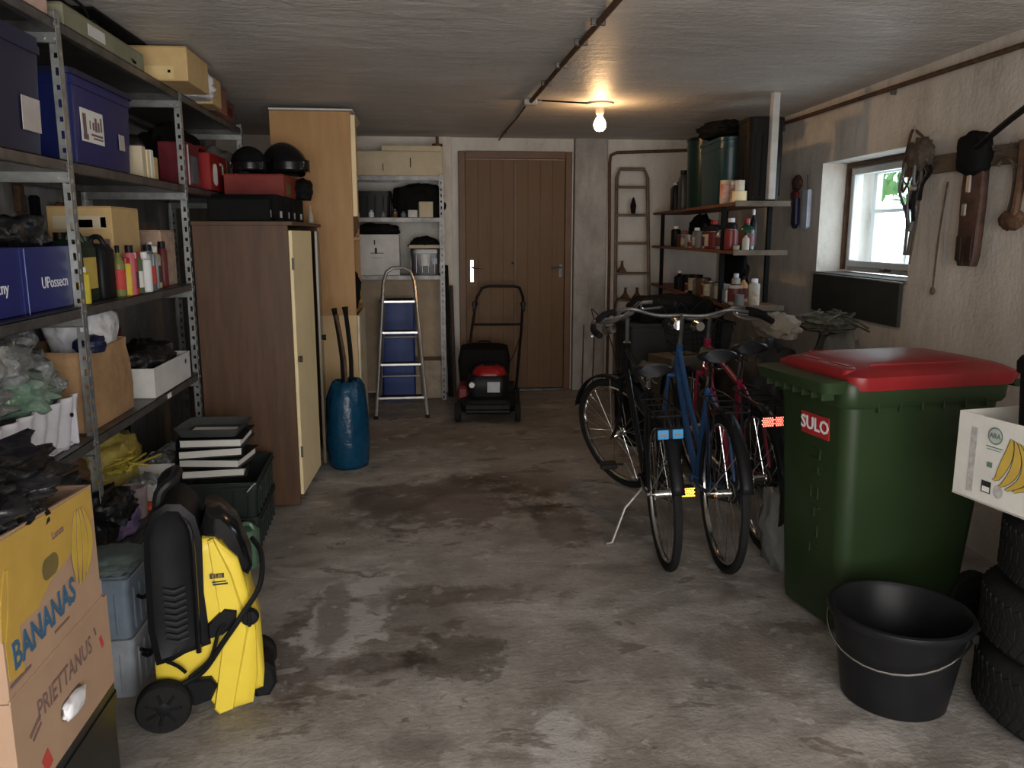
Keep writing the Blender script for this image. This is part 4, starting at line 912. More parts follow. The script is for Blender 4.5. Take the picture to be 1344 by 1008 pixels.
g = G(); g.box((-.20, .0, .20), (.09, .30, .12), .02); O('side_chute', g, REDD, t)
g = G(); g.cyl((.16, -.12, .25), (.21, -.12, .25), .05, n=14); O('muffler', g, BLACKM, t)
g = G(); g.loft([(.12, .20, .18, .05, -.04, .42), (.40, .22, .20, .06, -.04, .42), (.50, .20, .18, .06, -.04, .42), (.52, .14, .12, .05, -.04, .42)], 5); b_ = O('grass_box', g, BLACKM, t)
g = G(); g.tube([(-.10, .40, .52), (-.08, .40, .55), (.0, .40, .55), (.02, .40, .52)], .009, 8, smooth=3); O('handle', g, BLACK, b_)
hw = .215
hb = [(-hw, .22, .18), (-hw, .52, .62), (-hw + .01, .68, .90), (-hw + .05, .72, .985), (-hw + .10, .73, 1.0), (hw - .10, .73, 1.0), (hw - .05, .72, .985), (hw - .01, .68, .90), (hw, .52, .62), (hw, .22, .18)]
hb = [(x + .055 + z * .11 - .06, y, z) for x, y, z in hb]
g = G(); g.tube(hb, .0125, 8); O('handlebar', g, BLACK, t)
g = G(); g.cyl((-hw + .07, .545, .68), (hw + .07, .545, .68), .0105, n=8); O('cross_bar', g, BLACK, t)
for s_ in (-1, 1):
    g = G(); g.box((s_ * hw + .085, .63, .83), (.03, .03, .09), .006); g.cyl((s_ * hw + .085 - s_ * .03, .63, .85), (s_ * hw + .085 + s_ * .02, .63, .85), .014, n=8); O('clamp', g, BLACK, t)
g = G(); g.tube([(hw + .085, .62, .80), (hw + .06, .56, .60), (hw - .02, .40, .40), (.10, .1, .33)], .004, 5, smooth=5); O('throttle_cable', g, BLACKM, t)

# ------------------------------------------------------------------ niche right of the door: pipe, wooden ladder, clamps
g = G(); g.tube([(1.755, 7.52, 0.0), (1.752, 7.51, 1.2), (1.735, 7.50, 2.09), (1.745, 7.50, 2.155), (1.80, 7.50, 2.18), (2.3, 7.50, 2.20), (2.74, 7.50, 2.22)], .014, 8)
TO('pipe', g, RUST, 'brown pipe running up beside the old ladder and along the back wall', 'pipe')
LADM = mat('old_ladder', (.14, .10, .07), .6, .2, var=.3)
t = T('ladder', 'tall narrow old ladder leaning on the white wall right of the door', 'ladder')
def lx(z, s_): return 1.925 + s_ * (.172 - .015 * z)
def ly(z): return 7.22 + .10 * z
zt = 2.03
g = G(); g.tube([(lx(0, -1), ly(0), 0), (lx(zt - .08, -1), ly(zt - .08), zt - .08), (lx(zt, -1) + .03, ly(zt), zt), (lx(zt, 1) - .03, ly(zt), zt), (lx(zt - .08, 1), ly(zt - .08), zt - .08), (lx(0, 1), ly(0), 0)], .016, 8); O('frame', g, LADM, t)
for z in (1.87, 1.62, 1.37, 1.10, .86, .60, .36, .12):
    g = G(); g.box((1.925, ly(z), z), (.31, .05, .022), .004); O('rung', g, LADM, t)
g = G(); g.lathe([(.018, 0), (.022, .02), (.028, .07), (.02, .10), (.012, .13), (0, .15)], 12); TO('funnel', g, BLACKM, 'small black bottle standing on the second ladder rung', 'bottle', (1.93, 7.37, 1.634))
for i, (x, z, lab) in enumerate([(1.83, 1.112, 'rusty clamp sitting on a middle rung of the old ladder'), (1.86, .872, 'rusty iron foot lying on a lower rung of the old ladder'), (1.97, .872, 'short iron piece on the right of a lower ladder rung')]):
    g = G(); g.lathe([(.05, 0), (.045, .015), (.018, .05), (.012, .09), (.02, .10), (0, .10)], 4, rot=Matrix.Rotation(PI / 4, 4, 'Z')); TO('iron_block', g, RUST, lab, 'fitting', (x, ly(z), z), .1 * i)
g = G(); g.lathe([(.05, 0), (.02, .06), (.018, .12), (.022, .13), (0, .13)], 4, rot=Matrix.Rotation(PI / 4, 4, 'Z')); TO('iron_block', g, RUST, 'tall rusty iron foot on the third lowest ladder rung', 'fitting', (1.86, ly(.60), .612))
for i, (x, h) in enumerate([(1.50, .62), (1.60, .50)]):
    g = G(); g.tube([(x, 7.445, 0), (x + .005, 7.45, h / 2), (x + .01, 7.452, h)], .006, 6, smooth=3); TO('rod', g, RUST, ['thin rusty rod leaning on the grey pier right of the door, taller one', 'short thin rod leaning at the grey pier beside the ladder'][i], 'rod')

# ------------------------------------------------------------------ shelves on the right, behind the bicycles
def sx_(y, off=0): return 1.935 + .084 * (y - 4.945) + off
SRM = Matrix.Translation((1.935, 4.945, 0)) @ Matrix.Rotation(math.atan2(1, .084), 4, 'Z')    # local x along the shelf (away), local y to the room
t = T('open_shelving', 'three deep shelves along the window wall behind the bicycles', 'shelving'); t.matrix_world = SRM
LZ = [1.005, 1.35, 1.648]
for i, z in enumerate(LZ):
    g = G(); g.box((1.28, -.17, z - .012), (2.56, .335, .020), .002); b_ = O('shelf', g, REDWOOD, t)
    g = G(); g.box((-.004, -.17, z - .012), (.010, .34, .034), .002); O('end_strip', g, mat('worn_alu', (.12, .10, .075), .6, .2, var=.4), b_)
for x_, y_ in ((.30, -.02), (.30, -.32), (2.2, -.02), (1.3, -.32)):
    g = G(); g.box((x_, y_, .82), (.03, .03, 1.64), .003); O('post', g, BLACKM, t)
g = G(); g.box((0, 0, 0), (.045, .045, .635), .004); TO('post', g, mat('white_paint', (.42, .40, .37), .6), 'white square post between the top shelf and the ceiling', 'post', (2.17, 4.975, 1.9805), .08)
def onshelf(u, v, z): p = SRM @ Vector((u, -v, z)); return (p.x, p.y, p.z)
RZS = math.atan2(-.084, 1)
# top shelf
t = tub('barrel', 'tall dark green barrel with a black top at the far end of the top shelf', 'barrel', onshelf(1.25, .13, LZ[2]), (.27, .30, .50), mat('black_green', (.006, .022, .018), .3), lid=True, r=.13, tp=.92, ribs=False, lidm=BLACKG)
tub('tub', 'big petrol coloured plastic tub on the top shelf', 'tub', onshelf(.68, .155, LZ[2]), (.30, .60, .42), PETROL, lid=True, r=.08, tp=.9, ribs=False, rz=RZS)
tub('bin', 'black container behind the white post on the top shelf', 'bin', onshelf(.20, .20, LZ[2]), (.23, .25, .50), mat('brown_black', (.006, .0045, .004), .6, spec=.15), lid=True, r=.05, tp=.92, ribs=True, rz=RZS)
heap('bag', 'black bag squeezed under the ceiling on the petrol tub', 'bag', onshelf(.9, .16, 2.125), (.15, .25, .06), BLACKM, seed=91)
can('paint_can', 'white and red paint can on the top shelf', 'can', onshelf(.16, .042, LZ[2]), .028, .13, WHITE, band=mat('red_white_label', (.45, .40, .34), .5, col2=(.25, .04, .03), vscale=26)); 
t = can('paint_can', 'large cream can with a red label before the petrol tub', 'can', onshelf(.36, .055, LZ[2]), .05, .15, CARDL, band=mat('red_cream_label', (.60, .50, .42), .5, col2=(.45, .04, .03), vscale=14))
can('paint_can', 'small clear jar with a red lid on the cream tin', 'jar', onshelf(.07, .045, LZ[2] + .067), .030, .065, mat('pale_jar', (.5, .45, .38), .3), RED)
can('paint_can', 'low cream tin at the front end of the top shelf', 'can', onshelf(.07, .045, LZ[2]), .045, .066, CREAM)
canister('canister', 'black canister beside the ladder at the far end of the top shelf', 'canister', onshelf(1.75, .04, LZ[2]), (.10, .12, .22), BLACK, GREYL, rz=RZS)
canister('canister', 'small dark canister between ladder and tall barrel', 'canister', onshelf(1.52, .05, LZ[2]), (.10, .11, .30), mat('dark_grey_can', (.03, .03, .028), .4), BLACK, rz=RZS)
# middle + lower shelf rows
cols = {'dark red': REDD, 'black': BLACK, 'grey': GREY, 'white': mat('dirty_white', (.38, .35, .30), .6), 'brown': mat('brown_tin', (.08, .045, .03), .35), 'red': mat('faded_red', (.16, .02, .02), .4), 'dark green': mat('bottle_green', (.02, .05, .03), .25), 'silver': STEEL, 'yellow': mat('mustard', (.42, .30, .06), .5), 'clear': mat('clear_glass_jar', (.22, .23, .22), .12), 'orange': mat('orange_liquid', (.5, .24, .10), .35)}
mid = [(.04, .09, 'white', 'b', .022, .11), (.10, .05, 'brown', 't', .02, .035), (.12, .12, 'dark green', 'b', .05, .20), (.23, .05, 'red', 't', .04, .13), (.25, .20, 'black', 'b', .025, .26), (.34, .09, 'dark red', 't', .038, .14), (.44, .04, 'silver', 'b', .03, .15), (.50, .13, 'black', 'b', .04, .21), (.58, .04, 'dark red', 't', .04, .11), (.70, .05, 'dark red', 't', .045, .12), (.82, .04, 'white', 't', .022, .10), (.88, .12, 'black', 'b', .05, .20), (.97, .04, 'grey', 't', .035, .12), (1.10, .05, 'grey', 'b', .035, .15), (1.22, .04, 'white', 't', .03, .05), (1.22, .14, 'black', 'b', .04, .18), (1.34, .05, 'clear', 't', .035, .10), (1.48, .05, 'grey', 'b', .032, .13), (1.62, .06, 'brown', 't', .04, .10), (1.85, .06, 'black', 'b', .04, .17)]
low = [(.05, .07, 'grey', 't', .03, .07), (.07, .17, 'white', 'b', .035, .17), (.14, .07, 'white', 't', .045, .125), (.26, .05, 'silver', 't', .03, .09), (.33, .06, 'clear', 't', .042, .12), (.43, .05, 'clear', 't', .035, .12), (.36, .19, 'orange', 'b', .032, .17), (.53, .19, 'white', 'b', .03, .18), (.53, .06, 'silver', 't', .045, .10), (.66, .05, 'brown', 't', .05, .12), (.80, .05, 'yellow', 't', .03, .10), (.90, .06, 'brown', 't', .055, .13), (1.05, .05, 'silver', 't', .03, .11), (1.17, .07, 'black', 't', .055, .14), (1.33, .05, 'white', 't', .022, .07), (1.45, .08, 'black', 't', .055, .13), (1.70, .07, 'black', 'b', .045, .15)]
for li, (rowl, z, nm) in enumerate(((mid, LZ[1], 'middle'), (low, LZ[0], 'lowest'))):
    seen = {}
    for i, (u, v, cn, kd, r, h) in enumerate(rowl):
        what = 'bottle' if kd == 'b' else 'tin'
        key = (cn, what); seen[key] = seen.get(key, 0) + 1
        tot = sum(1 for q in rowl if (q[2], 'bottle' if q[3] == 'b' else 'tin') == key)
        o_ = ['nearest', 'second nearest', 'third nearest', 'fourth nearest', 'fifth nearest'][seen[key] - 1]
        lab = f"{cn} {what} on the {nm} shelf behind the bicycles" if tot == 1 else f"{cn} {what} on the {nm} right shelf, {o_} to the window of its colour"
        p = onshelf(u, v, z)
        band = [None, mat('aged_label', (.36, .32, .24), .6, var=.4, vscale=40), mat('dark_wine_label', (.10, .02, .02), .5), None][i % 4]
        if kd == 'b': bottle('bottle', lab, 'bottle', p, r, h, cols[cn], [BLACK, WHITEP, RED][i % 3], band, 'bottles and tins on the right hand shelves', kind=i % 2)
        else: can('tin', lab, 'tin', p, r, h, cols[cn], [STEEL, None, BLACK][i % 3], band, 'bottles and tins on the right hand shelves')
heap('cloth', 'dark cloth lying at the wall side of the middle shelf', 'cloth', onshelf(1.75, .24, LZ[1]), (.06, .25, .14), BLACKM, seed=93, rz=RZS)
heap('bag', 'black bag at the wall side of the lowest shelf', 'bag', onshelf(.80, .25, LZ[0]), (.05, .28, .18), BLACKM, seed=94, rz=RZS)
# below the shelves
tub('crate', 'large black crate under the lowest shelf behind the bicycles', 'crate', (1.78, 5.60, .0), (.75, .50, .42), BLACKM, lid=True, tp=.95)
tub('crate', 'large black crate stacked on the lower one behind the bicycles', 'crate', (1.78, 5.62, .445), (.74, .48, .40), mat('charcoal', (.022, .021, .020), .7), lid=True, tp=.95)
heap('tarpaulin', 'dark grey tarpaulin heaped behind the bicycles and the green bin', 'tarpaulin', (2.00, 4.62, 0), (.20, .35, .46), mat('dark_tarp', (.02, .02, .021), .6, bump=.5, bscale=8), seed=95)
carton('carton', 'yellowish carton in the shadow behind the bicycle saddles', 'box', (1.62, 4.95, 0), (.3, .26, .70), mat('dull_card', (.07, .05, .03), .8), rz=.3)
heap('plastic_bag', 'clear silver bag on the floor between bicycle and green bin', 'bag', (1.60, 3.28, 0), (.10, .16, .20), mat('silver_film', (.22, .22, .21), .3, .2, bump=1, bscale=18), seed=96)
heap('bag', 'grey pale sack standing behind the red bicycle frame', 'bag', (1.93, 4.25, .90), (.10, .16, .07), mat('pale_sack', (.20, .17, .13), .8), seed=97)
heap('bag', 'black bag lying on the stacked crates behind the handlebars', 'bag', (1.72, 5.50, .862), (.30, .20, .10), BLACKM, seed=98)

# ------------------------------------------------------------------ bicycles
def reflector_mat(name, col):
    m = bpy.data.materials.new(name); m.use_nodes = True; b = m.node_tree.nodes['Principled BSDF']
    b.inputs['Base Color'].default_value = (*col, 1); b.inputs['Metallic'].default_value = 1.0; b.inputs['Roughness'].default_value = 0.06
    return m
R_RED = reflector_mat('red_reflector', (1.0, .42, .36)); R_ORA = reflector_mat('amber_reflector', (1.0, .72, .32)); R_WHI = reflector_mat('clear_reflector', (.95, .9, .8))
def cubes(g, w, h, cell, M):
    """field of corner cubes (a real retro-reflector): facets of a cube staircase looking along local +z of M, cropped to w x h"""
    a = Vector((1, -1, 0)).normalized(); b = Vector((1, 1, -2)).normalized(); c = Vector((1, 1, 1)).normalized()
    B = Matrix((a, b, c)); n = int(max(w, h) / cell) + 2; vs = []; fs = []
    for i in range(-n, n + 1):
        for j in range(-n, n + 1):
            k = -(i + j); p = B @ (Vector((i, j, k)) * cell * .8)
            ctr = B @ (Vector((i + .5, j + .5, k + .5)) * cell * .8)
            if abs(ctr.x) > w / 2 or abs(ctr.y) > h / 2: continue
            for q in (((0, 0, 0), (1, 0, 0), (1, 1, 0), (0, 1, 0)), ((0, 0, 0), (0, 1, 0), (0, 1, 1), (0, 0, 1)), ((0, 0, 0), (0, 0, 1), (1, 0, 1), (1, 0, 0))):
                o = len(vs)
                for e in q: vs.append(M @ (B @ (Vector((i + e[0], j + e[1], k + e[2])) * cell * .8)))
                fs.append((o, o + 1, o + 2, o + 3))
    g.add(vs, fs)
def back_plane(x, y, z, yaw=0.0, pitch=0.0):   # local +z -> -x
    return Matrix.Translation((x, y, z)) @ Matrix.Rotation(yaw, 4, 'Z') @ Matrix.Rotation(pitch, 4, 'Y') @ Matrix(((0, 0, -1, 0), (-1, 0, 0, 0), (0, 1, 0, 0), (0, 0, 0, 1)))
def wheel(parent, cx, R, M, name='wheel', refl=False, seed=0):
    """tyre with rim, spokes and hub; axle along local y of M"""
    q = Matrix.Rotation(PI / 2, 4, 'X')
    def tor(R0, r, n=48, k=8, fl=1.0):
        g = G(); rs = []
        for i in range(n):
            a = 2 * PI * i / n; c, s = math.cos(a), math.sin(a)
            rs.append([M @ Vector(((R0 + r * fl * math.cos(2 * PI * j / k)) * c, r * math.sin(2 * PI * j / k), (R0 + r * fl * math.cos(2 * PI * j / k)) * s)) for j in range(k)])
        return g.rings(rs, closed=True)
    w = O(name, tor(R - .018, .0185), RUB, parent)
    O('rim', tor(R - .045, .0115, fl=.8), CHROME, w)
    g = G(); n = 28
    for i in range(n):
        a = 2 * PI * i / n; s_ = 1 if i % 2 else -1; a2 = a + s_ * ((i // 2) % 2 * 2 - 1) * .45
        g.cyl(M @ Vector((.02 * math.cos(a2), s_ * .028, .02 * math.sin(a2))), M @ Vector(((R - .05) * math.cos(a), 0, (R - .05) * math.sin(a))), .0012, n=4, caps=False)
    O('spokes', g, CHROME, w, kind='stuff')
    g = G(); g.cyl(M @ Vector((0, -.034, 0)), M @ Vector((0, .034, 0)), .018, n=12); g.cyl(M @ Vector((0, -.065, 0)), M @ Vector((0, .065, 0)), .006, n=8)
    for s_ in (-1, 1): g.cyl(M @ Vector((0, s_ * .028, 0)), M @ Vector((0, s_ * .033, 0)), .026, n=12); g.cyl(M @ Vector((0, s_ * .055, 0)), M @ Vector((0, s_ * .068, 0)), .011, n=6)
    O('hub', g, CHROME, w)
    if refl:
        g = G(); a = math.radians(refl); rr = R * .62
        M2 = M @ Matrix.Translation((rr * math.cos(a), -.012, rr * math.sin(a))) @ Matrix.Rotation(-a, 4, 'Y') @ Matrix(((0, 1, 0, 0), (0, 0, -1, 0), (-1, 0, 0, 0), (0, 0, 0, 1)))
        cubes(g, .035, .06, .008, M2); O('spoke_reflector', g, R_ORA, w, smooth=False)
    return w
def saddle(parent, p, m):
    g = G(); x0, z0 = p
    R = []
    for i in range(13):
        u = i / 12; x = x0 - .13 + .27 * u; w = .085 * (1 - u) ** 1.0 * (1.0) + .018 if u > .15 else (.06 + .04 * (u / .15) ** .5)
        h = .035 - .012 * u; zc = z0 + .02 * (1 - u) ** 2 + .006 * u
        R.append([(x, w * math.cos(2 * PI * j / 14), zc + h * (math.sin(2 * PI * j / 14) if math.sin(2 * PI * j / 14) > 0 else .8 * math.sin(2 * PI * j / 14))) for j in range(14)])
    g.rings(R); s = O('saddle', g, m, parent, ang=60)
    g = G()
    for s_ in (-1, 1): g.tube([(x0 - .10, s_ * .04, z0 - .02), (x0 - .05, s_ * .025, z0 - .05), (x0 + .05, s_ * .02, z0 - .05), (x0 + .12, 0, z0 - .01)], .004, 6, smooth=3)
    O('saddle_rail', g, CHROME, s, kind='stuff')
def bicycle(lab, loc, heading, lean, steer, fm, R=.34, wb=1.08, step=False, fender=True, fmat=BLACK, rack=True, bar_w=.30, refl='red', kick=True, pedal_refl=False, seat_h=.93, bar_h=1.04, basket=False, wr=False, saddle_m=BLACK):
    t = T('bicycle', lab, 'bicycle', loc, 0, rot=(0, 0, 0))
    t.rotation_mode = 'XYZ'
    t.matrix_world = Matrix.Translation(loc) @ Matrix.Rotation(PI / 2 - heading, 4, 'Z') @ Matrix.Rotation(-lean, 4, 'X')
    bb = Vector((.44, 0, .28)); rh = Vector((0, 0, R)); st = Vector((.27, 0, .76)); fh = Vector((wb, 0, R))
    ax = Vector((-math.sin(math.radians(19)), 0, math.cos(math.radians(19))))
    crown = fh + Vector((-.05, 0, 0)) + ax * (R + .04); hb_ = crown + ax * .03; ht = crown + ax * (.20 if not step else .17)
    g = G()
    g.cyl(hb_ - ax * .01, ht + ax * .01, .019, n=12); g.cyl(bb, st, .015, n=12)
    if step:
        g.tube([hb_ + ax * .02, hb_ * .5 + bb * .5 + Vector((0, 0, -.03)), bb], .018, 10, smooth=5)
        g.tube([ht - ax * .02, (ht * .45 + bb * .55) + Vector((-.02, 0, .06)), bb * .65 + st * .35], .014, 10, smooth=5)
    else:
        g.cyl(hb_ + ax * .02, bb, .017, n=12); g.cyl(ht - ax * .03, st - Vector((0, 0, .03)), .015, n=12)
    g.cyl(bb - Vector((0, .036, 0)), bb + Vector((0, .036, 0)), .022, n=12)
    for s_ in (-1, 1):
        g.tube([bb + Vector((-.02, s_ * .02, 0)), Vector((.2, s_ * .048, R * .9)), rh + Vector((0, s_ * .058, 0))], .009, 8)
        g.tube([st + Vector((-.01, s_ * .012, -.03)), rh + Vector((.07, s_ * .048, .22)), rh + Vector((0, s_ * .058, 0))], .0075, 8)
    O('frame', g, fm, t)
    g = G(); top = st + (st - bb).normalized() * (seat_h - .79); g.cyl(st, top, .0125, n=10); O('seat_post', g, CHROME, t)
    saddle(t, (top.x, seat_h - .02), saddle_m)
    wheel(t, 0, R, Matrix.Translation(rh), refl=wr)
    # steering group, turned about the head axis
    SM = Matrix.Translation(crown) @ Matrix.Rotation(steer, 4, ax) @ Matrix.Translation(-crown)
    g = G()
    for s_ in (-1, 1): g.tube([SM @ (crown + Vector((0, s_ * .045, 0))), SM @ (crown * .4 + fh * .6 + Vector((-.035, s_ * .05, 0))), SM @ (fh + Vector((0, s_ * .055, 0)))], .010, 8, smooth=4)
    g.cyl(SM @ (crown + Vector((0, -.05, 0))), SM @ (crown + Vector((0, .05, 0))), .013, n=10)
    O('fork', g, fm, t)
    wheel(t, wb, R, SM @ Matrix.Translation(fh), refl=wr if wr else False)
    stm = ht + ax * ((bar_h - ht.z) / ax.z)
    g = G(); g.tube([SM @ ht, SM @ stm, SM @ (stm + Vector((.05, 0, .005)))], .011, 8); O('stem', g, STEELD, t)
    c = stm + Vector((.05, 0, .005)); w = bar_w
    pts = [c + Vector(p) for p in ((-.13, -w, -.01), (-.05, -w * .88, .012), (.02, -w * .6, .03), (.0, -w * .3, .0), (0, 0, 0), (.0, w * .3, .0), (.02, w * .6, .03), (-.05, w * .88, .012), (-.13, w, -.01))]
    g = G(); g.tube([SM @ p for p in pts], .0105, 8, smooth=4); h = O('handlebar', g, STEELD, t)
    for s_ in (-1, 1):
        g = G(); g.tube([SM @ (c + Vector((-.135, s_ * w * 1.01, -.012))), SM @ (c + Vector((-.07, s_ * w * .93, .008))), SM @ (c + Vector((-.03, s_ * w * .80, .020)))], .0165, 10, smooth=3); O('grip', g, BLACKM, h)
        g = G(); g.tube([SM @ (c + Vector((.01, s_ * w * .62, .02))), SM @ (c + Vector((.03, s_ * w * .72, -.01))), SM @ (c + Vector((-.05, s_ * w * .95, -.02)))], .006, 6, smooth=3); O('brake_lever', g, ALU, h)
    g = G()
    for s_ in (-1, 1): g.tube([SM @ (c + Vector((.01, s_ * w * .62, .02))), SM @ (c + Vector((.10, s_ * w * .35, .08))), SM @ (c + Vector((.10, s_ * .03, -.05))), SM @ (crown + Vector((.05, 0, .08)))], .0028, 5, smooth=5)
    O('brake_cable', g, BLACKM, t, kind='stuff')
    g = G(); hp = SM @ (c + Vector((.08, 0, -.06))); d_ = (SM.to_3x3() @ Vector((1, 0, 0)))
    g.cyl(hp, hp + d_ * .05, .025, .038, n=14); O('headlamp', g, CHROME, t)
    # fenders
    if fender:
        for (cc, Mx, a0, a1, nm) in ((rh, Matrix.Identity(4), -8, 200 - 50, 'rear_fender'), (fh, SM, 25, 165, 'front_fender')):
            g = G(); rs = []; n = 20
            for i in range(n + 1):
                a = math.radians(a0 + 0 + (a1 - a0) * i / n) if nm == 'front_fender' else math.radians(60 + 103 * i / n)
                for_ = []
                for j in range(5):
                    y = (-.026 + .013 * j); rr = R + .018 + .010 * (1 - (y / .026) ** 2)
                    for_.append(Mx @ (cc + Vector((rr * math.cos(a), y, rr * math.sin(a)))))
                rs.append(for_)
            vs = [p for r in rs for p in r]; fs = [(i * 5 + j, (i + 1) * 5 + j, (i + 1) * 5 + j + 1, i * 5 + j + 1) for i in range(n) for j in range(4)]
            g.add(vs, fs); o = O(nm, g, fmat, t, ang=60); md = o.modifiers.new('thick', 'SOLIDIFY'); md.thickness = .0015
        g = G()
        for s_ in (-1, 1):
            g.tube([(0, s_ * .06, R), (-R * .80, s_ * .03, R + R * .68)], .0022, 5); g.tube([SM @ (fh + Vector((0, s_ * .06, 0))), SM @ (fh + Vector((-R * .2, s_ * .03, R + .01)))], .0022, 5)
        O('fender_stay', g, STEEL, t, kind='stuff')
    if rack:
        z = 2 * R + .055; g = G()
        for s_ in (-1, 1):
            g.tube([(.26, s_ * .02, z + .01), (.2, s_ * .055, z), (-.16, s_ * .055, z), (-.19, s_ * .045, z)], .005, 6)
            g.tube([(0, s_ * .062, R), (-.06, s_ * .058, z)], .004, 6); g.tube([(0, s_ * .062, R), (.06, s_ * .058, z)], .004, 6)
        for x in (-.19, -.08, .04, .16): g.cyl((x, -.05, z), (x, .05, z), .004, n=6)
        O('rack', g, BLACK if fmat == BLACK else CHROME, t, kind='stuff')
    # tail reflector
    z = 2 * R - .015 if rack else 2 * R - .04; x = -.205 if rack else -.2
    if rack: g = G(); g.tube([(-.19, .02, 2 * R + .055), (x + .01, .02, z + .02)], .004, 6); (g.box((x + .012, 0, z), (.016, .115, .052), .008) if refl else None); O('reflector_housing' if refl else 'rack_bracket', g, BLACK, t)
    yaw = (PI / 2 - heading)
    if refl == 'red':
        rb = t.children[-1]
        for s_ in (-1, 1):
            g = G(); cubes(g, .052, .046, .0085, back_plane(x, s_ * .028, z)); O('reflector', g, R_RED, rb, smooth=False, label='glowing red tail reflector')
        g = G(); g.box((x - .002, 0, z), (.004, .012, .012), .001); O('bridge', g, mat('red_lens', (.5, .02, .02), .2), rb)
    elif refl == 'blue':
        rb = t.children[-1]
        for s_ in (-1, 1):
            g = G(); g.box((x - .002, s_ * .030, z), (.010, .045, .040), .007, seg=2); O('lens', g, mat('blue_lens', (.03, .24, .50), .3, var=.1, bump=.3, bscale=300), rb, label='blue tail lens')
            g = G(); g.box((x - .0075, s_ * .030, z - .002), (.001, .028, .009)); O('print', g, mat('lens_print', (.22, .13, .11), .5), rb)
    # cranks, pedals, chain
    g = G(); q = Matrix.Rotation(PI / 2, 4, 'X')
    g.lathe([(.085, -.002), (.085, .002), (.02, .003), (.0, .003)], 28, bb + Vector((0, -.045, 0)), q, mi=0); O('chain_ring', g, STEELD, t)
    for s_, a in ((-1, -3.0), (1, .14)):
        e = bb + Vector((.165 * math.cos(a), s_ * .075, .165 * math.sin(a)))
        g = G(); g.cyl(bb + Vector((0, s_ * .06, 0)), e, .009, n=8); k = O('crank', g, ALU, t)
        g = G(); pc = e + Vector((0, s_ * (.085 if pedal_refl else .06), 0)); g.box(pc, (.08, .085, .025), .004); g.cyl(e, pc, .006, n=8); O('pedal', g, BLACK, k)
        if pedal_refl and s_ == pedal_refl:
            g = G(); cubes(g, .070, .050, .009, back_plane(pc.x - .046, pc.y, pc.z)); O('pedal_reflector', g, R_ORA, k, smooth=False, label='glowing amber pedal reflector')
    g = G(); g.tube([bb + Vector((0, -.045, .085)), rh + Vector((0, -.045, .035)), rh + Vector((-.035, -.045, 0)), rh + Vector((0, -.045, -.035)), bb + Vector((0, -.045, -.085))], .004, 5); O('chain', g, STEELD, t)
    g = G(); g.slab([(.0, R + .05), (-.04, R), (0, R - .05), (.44, .18), (.54, .24), (.54, .34), (.42, .38)], [(-.062, .002), (-.058, 0), (-.050, 0)]); O('chain_guard', g, BLACK, t)
    if kick:
        gz = Matrix.Rotation(lean, 4, 'X')
        g = G(); tip = gz @ Vector((.36 - .10, .20, .01)); g.tube([bb + Vector((-.08, .02, -.02)), tip * .5 + (bb + Vector((-.08, .03, 0))) * .5 + Vector((0, .01, .02)), tip, tip + Vector((-.01, .03, 0))], .007, 8); O('kickstand', g, ALU, t)
    if basket:
        g = G(); bc = SM @ (c + Vector((.20, 0, -.10)))
        for zz in (0, .06, .12, .18):
            k_ = .8 + .2 * zz / .18; g.tube([bc + Vector((x_ * k_, y_ * k_, zz - .12)) for x_, y_ in ((-.11, -.15), (.11, -.15), (.11, .15), (-.11, .15))], .003, 5, closed=True)
        for x_ in (-.11, -.04, .04, .11):
            for y_ in (-.15, .15): g.cyl(bc + Vector((x_ * .8, y_ * .8, -.12)), bc + Vector((x_, y_, .06)), .002, n=4)
        for y_ in (-.09, -.03, .03, .09):
            for x_ in (-.11, .11): g.cyl(bc + Vector((x_ * .8, y_ * .8, -.12)), bc + Vector((x_, y_, .06)), .002, n=4)
        O('basket', g, BLACK, t, kind='stuff')
    return t
D = math.radians
bicycle('black bicycle with blue tail lenses and its front wheel turned left', (1.055, 3.32, 0), D(5.5), D(3.5), D(36), BLACKG, R=.335, wb=1.12, refl='blue', bar_w=.27, pedal_refl=-1, seat_h=.86, bar_h=1.02, wr=200)
bicycle('bicycle with a bright blue frame tube, standing between the other two', (1.295, 3.27, 0), D(5), D(1.5), D(-5), mat('blue_frame', (.018, .060, .15), .4, var=.1), R=.345, wb=1.08, step=True, refl=None, bar_w=.43, kick=False, seat_h=.93, bar_h=1.03, fmat=BLACK)
bicycle('dark red bicycle with a glowing red tail reflector beside the green bin', (1.565, 3.49, 0), D(4), D(3.5), D(8), mat('magenta_frame', (.22, .015, .04), .3), R=.335, wb=1.06, refl='red', bar_w=.28, kick=False, seat_h=.93, bar_h=1.0, basket=True)

# ------------------------------------------------------------------ green wheelie bin
BX, BY, BRZ = 1.724, 2.838, D(8)
t = T('wheelie_bin', 'green wheelie bin with a red lid on the right', 'bin', (BX, BY, 0), BRZ)
g = G(); H = .95
g.loft([(.0, .235, .165, .06, .0, 0), (.02, .262, .187, .05, .0, 0), (.10, .268, .191, .05, .0, 0), (.60, .305, .208, .055, .008, 0), (.86, .325, .216, .055, .015, 0), (.86, .338, .224, .05, .015, 0), (.875, .345, .230, .05, .015, 0),
        (.94, .348, .232, .05, .015, 0), (.95, .345, .228, .05, .015, 0), (.95, .325, .215, .05, .015, 0), (.03, .25, .172, .045, 0, 0)], 7)
O('body', g, GREEN, t)
g = G(); g.loft([(.915, .05, .215, .03, -.355, 0), (.955, .055, .222, .03, -.36, 0), (.96, .05, .217, .03, -.355, 0)], 4); O('front_lip', g, GREEN, t)
for i in range(7):
    g = G(); g.box((-.362, -.17 + i * .057, .900), (.05, .005, .030), .001); O('rib', g, GREEN, t)
for i in range(6):
    g = G(); g.box((-.20 + i * .09, -.226, .862), (.006, .012, .035), .001); O('rib', g, GREEN, t)
